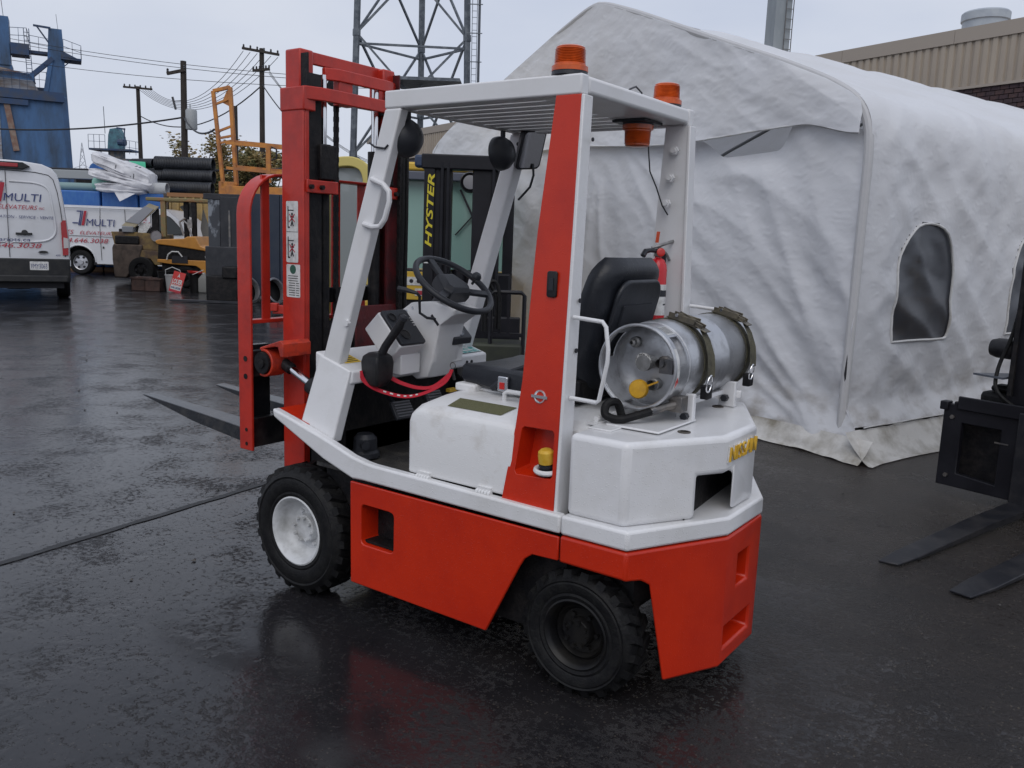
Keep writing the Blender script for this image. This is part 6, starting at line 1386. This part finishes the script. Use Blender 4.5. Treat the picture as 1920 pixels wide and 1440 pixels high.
def pail(lx, ly, r, h, m, lb_, handle=True, name='bucket'):
    o = thing(name, lb_, 'bucket', YP(lx, ly), YROT, 'buckets by the rental sign')
    obj('shell', G().lathe([(.0001, .01), (r*.85, 0), (r, h), (r*1.06, h), (r*1.06, h+.02), (r*.95, h+.02), (r*.85, h-.1), (.0001, h-.12)], (0, 0, 0), (0, 0, 1), 20), m, o)
    if handle: obj('handle', G().tube([(-r, 0, h), (-r*.9, -.05, h+.13), (0, -.07, h+.20), (r*.9, -.05, h+.13), (r, 0, h)], .010, 5), labelw, o)
pail(-8.42, 20.9, .19, .44, rubber, 'black tub with grey rim behind the rusty boxes', False)
pail(-8.12, 20.6, .19, .38, M('pail_white', (.42, .42, .42), .5), 'white plastic pail with raised handle left of the rental sign')
pail(-7.62, 20.7, .17, .42, rubber, 'dark bucket just right of the rental sign', False)
jg = thing('jerrycan', 'cloudy grey plastic jug standing right of the rental sign', 'jug', YP(-7.40, 20.6), YROT); obj('body', G().loft([[(x*k, y*k, z) for x, y in ((-.11, -.1), (.11, -.1), (.11, .1), (-.11, .1))] for z, k in ((0, .95), (.06, 1), (.33, 1), (.40, .6), (.44, .35))]), M('jug_grey', (.20, .20, .19), .5), jg, bevel=.02); obj('cap', G().cyl((0, 0, .44), (0, 0, .47), .035, 10), labelw, jg)
rd = thing('paint_pan', 'red plastic pan lying on the dark bucket', 'pan', YP(-7.62, 20.62, .445), YROT); obj('pan', G().lathe([(.0001, 0), (.16, .01), (.18, .05), (.165, .05)], (0, 0, 0), (.1, 0, 1), 18), redplas, rd); obj('stick', G().bar((.0, -.15, -.02), (.26, -.15, .10), .014), labelw, rd)
SG = thing('rental_sign', 'small red À LOUER board leaning against the buckets', 'sign', YP(-7.98, 20.25, 0), YROT)
msg = Matrix.Rotation(R(14), 4, 'Y') @ Matrix.Rotation(R(-12), 4, 'X')
def sgp(x, z, y=0): return msg @ Vector((x, y, z))
def sq(name, x0, x1, z0, z1, m, l0, l1): 
    g = G().loft([[sgp(x, z, y) for x, z in ((x0, z0), (x1, z0), (x1, z1), (x0, z1))] for y in (-l0, -l1)]); return obj(name, g, m, SG)
sq('board', -.14, .14, .01, .50, redplas, 0, .01); sq('white_field', -.125, .125, .07, .17, labelw, .010, .012); sq('red_field', -.13, .13, .015, .06, inkred, .010, .012); sq('white_line', -.135, .135, .178, .19, labelw, .010, .012)
X = (msg @ Vector((1, 0, 0))-msg @ Vector((0, 0, 0))); Z = (msg @ Vector((0, 0, 1))-msg @ Vector((0, 0, 0)))
text('LOUER', .24, .12, sgp(-.12, .205, -.0125), X, Z, labelw, SG, bold=.04); text('À', .06, .09, sgp(-.03, .37, -.0125), X, Z, labelw, SG, bold=.03); text('646-3038', .22, .055, sgp(-.11, .09, -.0135), X, Z, inkblue, SG, bold=.03)

# ------------------------------------------------------------------ yellow forklifts behind the red mast
HY = thing('forklift', 'yellow cabbed forklift with black mast lettered in yellow, in front of the shelter', 'forklift', YP(-.5, 7.6), YROT)
hyel = M('machine_yellow', (.62, .40, .04), .45, col2=(.55, .36, .05), nscale=3, coat=.2)
hcream = M('machine_cream', (.60, .50, .16), .45)
cabglass = M('cab_glass', (.30, .48, .42), .08, alpha=.85, spec=.7, bump=.05, bscale=3)
hb = M('mast_black', (.007, .007, .010), .42, spec=.35, col2=(.012, .012, .016), nscale=5)
obj('mast_rail', G().box(-.31, -.08, 0, .14, .10, 2.20), hb, HY, bevel=.01)
obj('lettered_channel', G().box(-.315, -.225, -.03, .0, .10, 2.18), hb, HY, bevel=.004)
obj('mast_rail', G().box(.10, .335, 0, .14, .10, 2.20), hb, HY, bevel=.01)
for x in (-.16, -.11, .28, .33): obj('chain_guide', G().cyl((x, -.03, .8), (x, -.03, 2.16), .016, 8), hb, HY)
obj('cross_head', G().box(-.34, .345, -.04, .15, 2.10, 2.225), hb, HY, bevel=.012); obj('cross_head_nub', G().box(-.40, -.30, -.03, .1, 2.11, 2.215), M('nub_blue', (.03, .05, .10), .5), HY, bevel=.02)
obj('carriage', G().box(-.30, .55, -.12, -.03, .62, .86).box(-.35, .35, -.1, 0, .25, .5), hb, HY, bevel=.01)
obj('centre_cylinder', G().cyl((.0, .1, .1), (.0, .1, 1.25), .07, 14), hb, HY)
lt_ = text('HYSTER', .62, .058, (-.242, -.0315, 1.44), (.03, 0, 1), (-1, 0, 0), M('mast_yellow_letter', (.60, .50, .03), .5), HY, ext=.001, shear=.25, bold=.02)
obj('serial_label', G().box(-.305, -.235, -.032, -.0305, 1.30, 1.36), labelw, HY)
for k in range(3): obj('print_line', G().box(-.298, -.242, -.0335, -.0325, 1.312+k*.016, 1.318+k*.016), inkred, HY)
# cab behind
cb = G().box(-.86, -.80, .85, .95, .5, 2.14).box(.36, .46, .85, .95, .5, 2.14); obj('cab_post', cb, hb, HY, bevel=.01)
obj('cab_roof', G().box(-.90, .44, .75, 2.2, 2.135, 2.215), hyel, HY, bevel=.02); obj('roof_lip', G().box(-.88, .42, .72, .80, 2.05, 2.13), M('lip_grey', (.10, .11, .14), .4), HY, bevel=.01)
obj('windscreen', G().box(-.80, .38, .86, .87, 1.22, 2.08), cabglass, HY)
obj('side_glass', G().box(-.84, -.83, .95, 2.1, 1.22, 2.08), cabglass, HY)
obj('rear_glass', G().box(-.80, .38, 2.1, 2.11, 1.22, 2.08), cabglass, HY)
obj('cowl', G().box(-.72, .45, .80, 1.0, .55, 1.20), hb, HY, bevel=.02)
obj('body', G().box(-.72, .45, 1.0, 3.0, .35, 1.15), hyel, HY, bevel=.05)
wpn = obj('warning_panel', G().box(-.66, -.34, .765, .80, .92, 1.19), hyel, HY, bevel=.005)
obj('panel_label', G().box(-.61, -.40, .760, .764, 1.06, 1.14), labelw, wpn)
for k in range(3): obj('print_mark', G().lathe([(.0001, 0), (.020, 0)], (-.575+k*.07, .758, 1.10), (0, -1, 0), 8), ink, wpn)
obj('panel_label', G().box(-.47, -.38, .760, .764, .96, 1.03), labelw, wpn); obj('print_mark', G().box(-.45, -.40, .757, .759, .97, 1.01), inkred, wpn)
obj('glass_trim', G().prism([(.12, 1.98), (.20, 1.98), (.30, 1.50), (.27, 1.48)], .80, .83, mxz), hyel, HY)
obj('wiper', G().bar((-.06, .84, 1.98), (.18, .84, 1.50), .02).bar((-.1, .84, 1.55), (.12, .84, 1.80), .012).bar((.14, .83, 1.75), (.24, .83, 1.48), .05), ink, HY)
obj('seat', G().box(-.05, .20, 1.3, 1.5, 1.1, 1.55).box(-.4, .3, 1.2, 1.8, 1.0, 1.2), vinyl, HY, bevel=.05)
obj('head_lamp', G().lathe([(.0001, -.02), (.05, -.02), (.085, -.03), (.095, 0), (.08, .06), (.0001, .08)], (.06, .35, 2.02), (0, 1, 0), 20), hb, HY); obj('lamp_glass', G().lathe([(.0001, .0), (.062, 0)], (.06, .31, 2.02), (0, -1, 0), 20), M('lamp_face', (.6, .6, .62), .15), HY)
obj('turn_lamp', G().box(.02, .18, .3, .4, 2.17, 2.22), M('turn_peach', (.6, .42, .32), .4), HY)
obj('hi_vis_strap', G().prism([(.12, 1.80), (.22, 1.78), (.22, 1.72), (.12, 1.72)], .5, .52, mxz).prism([(.08, 1.98), (.16, 1.98), (.24, 1.62), (.22, 1.55)], .5, .52, mxz), M('hi_vis', (.42, .50, .05), .5), HY)
obj('levers', G().bar((-.02, .3, 1.05), (.0, .3, 1.26), .012).bar((.08, .3, 1.05), (.10, .3, 1.24), .012).bar((.16, .3, 1.02), (.17, .3, 1.16), .014), M('lever_brass', (.4, .22, .1), .4), HY)
for s in (1, -1): vwheel(-.35+s*.62, .9, .38, .25, s, (s, 0, 0), HY, .5)
obj('fork', G().box(-.30, -.18, -1.1, -.12, .06, .10).box(.2, .32, -1.1, -.12, .06, .10), forksteel, HY)
H2 = thing('forklift', 'pale yellow forklift cab with rounded roof corner seen between the red mast rails', 'forklift', YP(-1.95, 9.2), YROT)
cfr = smooth(dens([(-.04, .6), (-.04, 2.16), (.02, 2.25), (.22, 2.27), (.34, 2.22), (.38, 2.10), (.38, 1.0)], .04), 3)
g = G(); secs = []
for i, (x, z) in enumerate(cfr):
    p = Vector((cfr[max(i-1, 0)][0], 0, cfr[max(i-1, 0)][1])); q = Vector((cfr[min(i+1, len(cfr)-1)][0], 0, cfr[min(i+1, len(cfr)-1)][1])); t = (q-p).normalized(); n_ = Vector((-t.z, 0, t.x)); c = Vector((x, 0, z))
    tk_ = .022 if x < 0 or z < 1.9 else .05; secs.append([c+n_*tk_+Vector((0, -.04, 0)), c-n_*tk_+Vector((0, -.04, 0)), c-n_*tk_+Vector((0, .1, 0)), c+n_*tk_+Vector((0, .1, 0))])
obj('cab_frame', g.loft(secs), hcream, H2, bevel=.01)
obj('cab_glass', G().box(-.03, .37, .03, .04, .9, 2.2), M('rear_glass', (.30, .33, .34), .1, alpha=.8), H2); obj('cab_roof', G().box(0, .36, .05, 1.4, 2.18, 2.26), hcream, H2, bevel=.03)
obj('body', G().box(-.1, .44, .05, 1.6, .3, .95), hb, H2, bevel=.04); obj('foot_board', G().box(.12, .46, -.25, .1, .70, .86), hyel, H2, bevel=.02)
for s in (1, -1): vwheel(-.07+s*.45, .6, .33, .2, s, (s, 0, 0), H2, .5)
obj('seat_inside', G().box(-.1, .25, .5, .8, .9, 1.4), M('seat_grey', (.08, .08, .09), .7), H2, bevel=.05)
# small black backrest standing in front of the shelter
SB = thing('load_backrest', 'small black barred load backrest with looped hoses right of the steering wheel', 'load backrest', YP(-.03, 6.9), YROT)
obj('frame', G().tube([(-.16, 0, .3), (-.16, 0, 1.09), (-.14, 0, 1.115), (.08, 0, 1.115), (.105, 0, 1.09), (.105, 0, .3)], .017, 8), hb, SB)
for x in (-.09, -.02): obj('bar', G().box(x-.012, x+.012, -.01, .01, .78, 1.11), hb, SB)
obj('cross_bar', G().box(-.16, .10, -.015, .015, .76, .79), hb, SB)
obj('base_plate', G().box(-.36, .10, -.03, .35, .05, .70), M('backrest_base', (.02, .022, .02), .6, col2=(.035, .04, .025), nscale=3), SB, bevel=.02)
obj('hose', G().tube(bez([(-.20, -.02, .8), (-.20, -.02, 1.1), (-.15, -.02, 1.2), (-.10, -.02, 1.12), (-.09, -.02, .82)], 5), .014, 8).tube(bez([(-.22, 0, .8), (-.22, 0, 1.12), (-.18, 0, 1.17), (-.12, 0, 1.06), (-.12, 0, .82)], 5), .013, 8), rubber, SB)

# ------------------------------------------------------------------ black forklift at the right edge
FR_ = YP(2.99, 4.94); tip = YP(1.88, 4.14)
FX = thing('forklift', 'black forklift at the right edge with long forks resting on the asphalt', 'forklift', (0, 0, 0))
fst = M('fork_dark', (.022, .023, .028), .36, .4, col2=(.05, .048, .05), nscale=6, bump=.1, bscale=40)
def P3(px): return Vector(px)
def ffork(t0, t1, hl0, hl1, name):
    # near toe edge t0, far toe edge t1; near heel hl0, far heel hl1 (ground points)
    t0, t1, a, b = [Vector((*p, 0)) for p in (t0, t1, hl0, hl1)]; up = Vector((0, 0, 1)); secs = []
    for k in range(9):
        u = k/8; e0 = t0+(a-t0)*u; e1 = t1+(b-t1)*u; th = .012+.030*min(1, u*1.6); z0_ = .006+.02*u; tp = .0 if u > .08 else .25
        m_ = (e0+e1)/2; e0 = e0+(m_-e0)*tp; e1 = e1+(m_-e1)*tp
        secs.append([e0+up*z0_, e1+up*z0_, e1+up*(z0_+th), e0+up*(z0_+th)])
    obj(name, G().loft(secs), fst, FX, bevel=.004)
ffork((-2.002, -1.59), (-1.880, -1.575), (-2.44, -3.02), (-2.31, -3.06), 'fork')
ffork((-2.355, -1.365), (-2.232, -1.40), (-2.86, -2.83), (-2.73, -2.87), 'fork')
# carriage and mast
fwd = (Vector((-2.38, -3.04, 0))-Vector((-1.94, -1.58, 0))).normalized(); rt = Vector((-fwd.y, fwd.x, 0)); base = Vector((-2.375, -3.04, 0))
if rt.x > 0: rt = -rt          # rt: towards the right of the picture (further along -x)
fm_ = Matrix((rt, fwd, Vector((0, 0, 1)))).transposed().to_4x4(); fm_.translation = base
def fbx(name, boxes, m=hb, bevel=.006):
    g = G()
    for b_ in boxes: g.box(*b_, fm_)
    return obj(name, g, m, FX, bevel=bevel)
fbx('fork_shank', [(-.07, .06, -.03, .02, .02, .62), (.44, .57, -.03, .02, .02, .62)], fst)
g = G().holed([(-.53, .07), (.95, .07), (.95, .60), (-.53, .60)], [[(-.41, .16), (-.17, .14), (-.17, .49), (-.41, .49)]], 0, .05, lambda a, b, h: tuple(fm_ @ Vector((a, h, b))))
obj('carriage', g, hb, FX, bevel=.005)
fbx('carriage_top', [(-.44, .95, -.02, .0, .575, .66)]); fbx('carriage_block', [(-.55, -.50, -.02, .05, .56, .615), (-.47, -.43, .0, .04, .585, .62)])
fbx('mast_rail', [(-.205, .0, .08, .30, .05, 2.25), (.45, .65, .08, .30, .05, 2.25)])
fbx('mast_cross_head', [(-.205, .65, .08, .30, 2.1, 2.26), (-.2, .65, .30, .34, .9, 1.1)])
fbx('back_plate', [(-.51, .75, .12, .16, .09, .57)], blackflat)
fbx('hose_bundle', [(-.37, -.2, .10, .22, .60, .70), (-.32, -.2, .12, .25, .70, .745)], rubber, .03)
q0 = fm_ @ Vector((-.36, .15, .80)); obj('step_plate', G().prism([(-.40, .05), (-.20, .0), (-.20, .28), (-.28, .25)], .80, .812, lambda a, b, h: tuple(fm_ @ Vector((a, b, h)))), M('step_grey', (.08, .09, .11), .4), FX)
obj('lamp_housing', G().lathe([(.0001, -.10), (.05, -.10), (.062, -.06), (.065, .03), (.05, .05), (.0001, .05)], fm_ @ Vector((-.25, .15, .975)), fm_.to_3x3() @ Vector((1, 0, 0)), 18), black, FX)
obj('weld_mark', G().box(-.20, -.12, -.004, .0, .405, .413, fm_), steel, FX)
for x_ in (-.17, -.04, .49, .62): obj('chain', G().box(x_-.012, x_+.012, .04, .06, .7, 2.1, fm_), blackflat, FX)
for z_ in (.30, .52, 1.25): obj('mast_roller', G().cyl(fm_ @ Vector((-.06, .06, z_)), fm_ @ Vector((.02, .06, z_)), .045, 14), steel, FX)
obj('carriage_bolt', G().cyl(fm_ @ Vector((-.47, -.012, .52)), fm_ @ Vector((-.47, .0, .52)), .014, 6), steel, FX); obj('carriage_bolt', G().cyl(fm_ @ Vector((-.47, -.012, .14)), fm_ @ Vector((-.47, .0, .14)), .014, 6), steel, FX)
obj('hydraulic_hose', G().tube(bez([fm_ @ Vector(p) for p in ((-.1, .05, .62), (-.22, .0, .72), (-.26, .06, .86), (-.2, .1, 1.2), (-.18, .1, 2.0))], 5), .012, 8), rubber, FX)
fbx('body', [(-.3, .9, .6, 2.4, .25, 1.1)], blackflat, .05)
fbx('counterweight', [(-.3, .9, 2.2, 2.9, .2, 1.2)], hyel, .08)
for s_, x_ in ((-1, -.34), (1, .94)):
    c_ = fm_ @ Vector((x_, .95, 0)); ax = (fm_.to_3x3() @ Vector((s_, 0, 0)))
    vwheel(c_.x, c_.y, .34, .24, 1, ax, FX, .5)


# ------------------------------------------------------------------ pieces built together become objects of their own
def separate(o):
    bm = bmesh.new(); bm.from_mesh(o.data); bm.verts.ensure_lookup_table(); seen = set(); isl = []
    for v in bm.verts:
        if v.index in seen: continue
        st = [v]; seen.add(v.index); cur = []
        while st:
            q = st.pop(); cur.append(q.index)
            for e in q.link_edges:
                r_ = e.other_vert(q)
                if r_.index not in seen: seen.add(r_.index); st.append(r_)
        isl.append(cur)
    if len(isl) > 1:
        fs = [[v.index for v in f.verts] for f in bm.faces]; co_ = [v.co.copy() for v in bm.verts]; own = {}
        for k, cur in enumerate(isl):
            for i in cur: own[i] = k
        for k, cur in enumerate(isl):
            mp_ = {i: j for j, i in enumerate(cur)}
            me = bpy.data.meshes.new(o.name.split('.')[0]); me.from_pydata([co_[i] for i in cur], [], [[mp_[i] for i in f] for f in fs if own[f[0]] == k])
            me.materials.append(o.data.materials[0]); me.polygons.foreach_set('use_smooth', [True]*len(me.polygons)); me.set_sharp_from_angle(angle=R(35))
            if k == 0: keep = me
            else:
                c = o.copy(); c.data = me; C.objects.link(c)
        o.data = keep
    bm.free()
SEP = {'wheel_nut', 'post_bolt', 'axle', 'cab_post', 'fork_shank', 'mast_rail', 'guard_post', 'guard_frame', 'deck_hinge', 'cradle_bolt', 'fork', 'bolt_hole', 'rack_frame', 'lift_legs', 'foot_board', 'lever_bundle', 'levers', 'chain_anchor', 'dust_sheet', 'back_plate', 'chassis', 'counterweight', 'hose_bundle', 'carriage_plate', 'backrest_hole', 'hose', 'beam', 'wiper', 'turn_lamp', 'column', 'catwalk', 'mast_bracket', 'bottle_cradle', 'attachment', 'tilt_bracket'}
for o in list(C.objects):
    if o.type == 'MESH' and o.name.split('.')[0] in SEP and 'kind' not in o: separate(o)
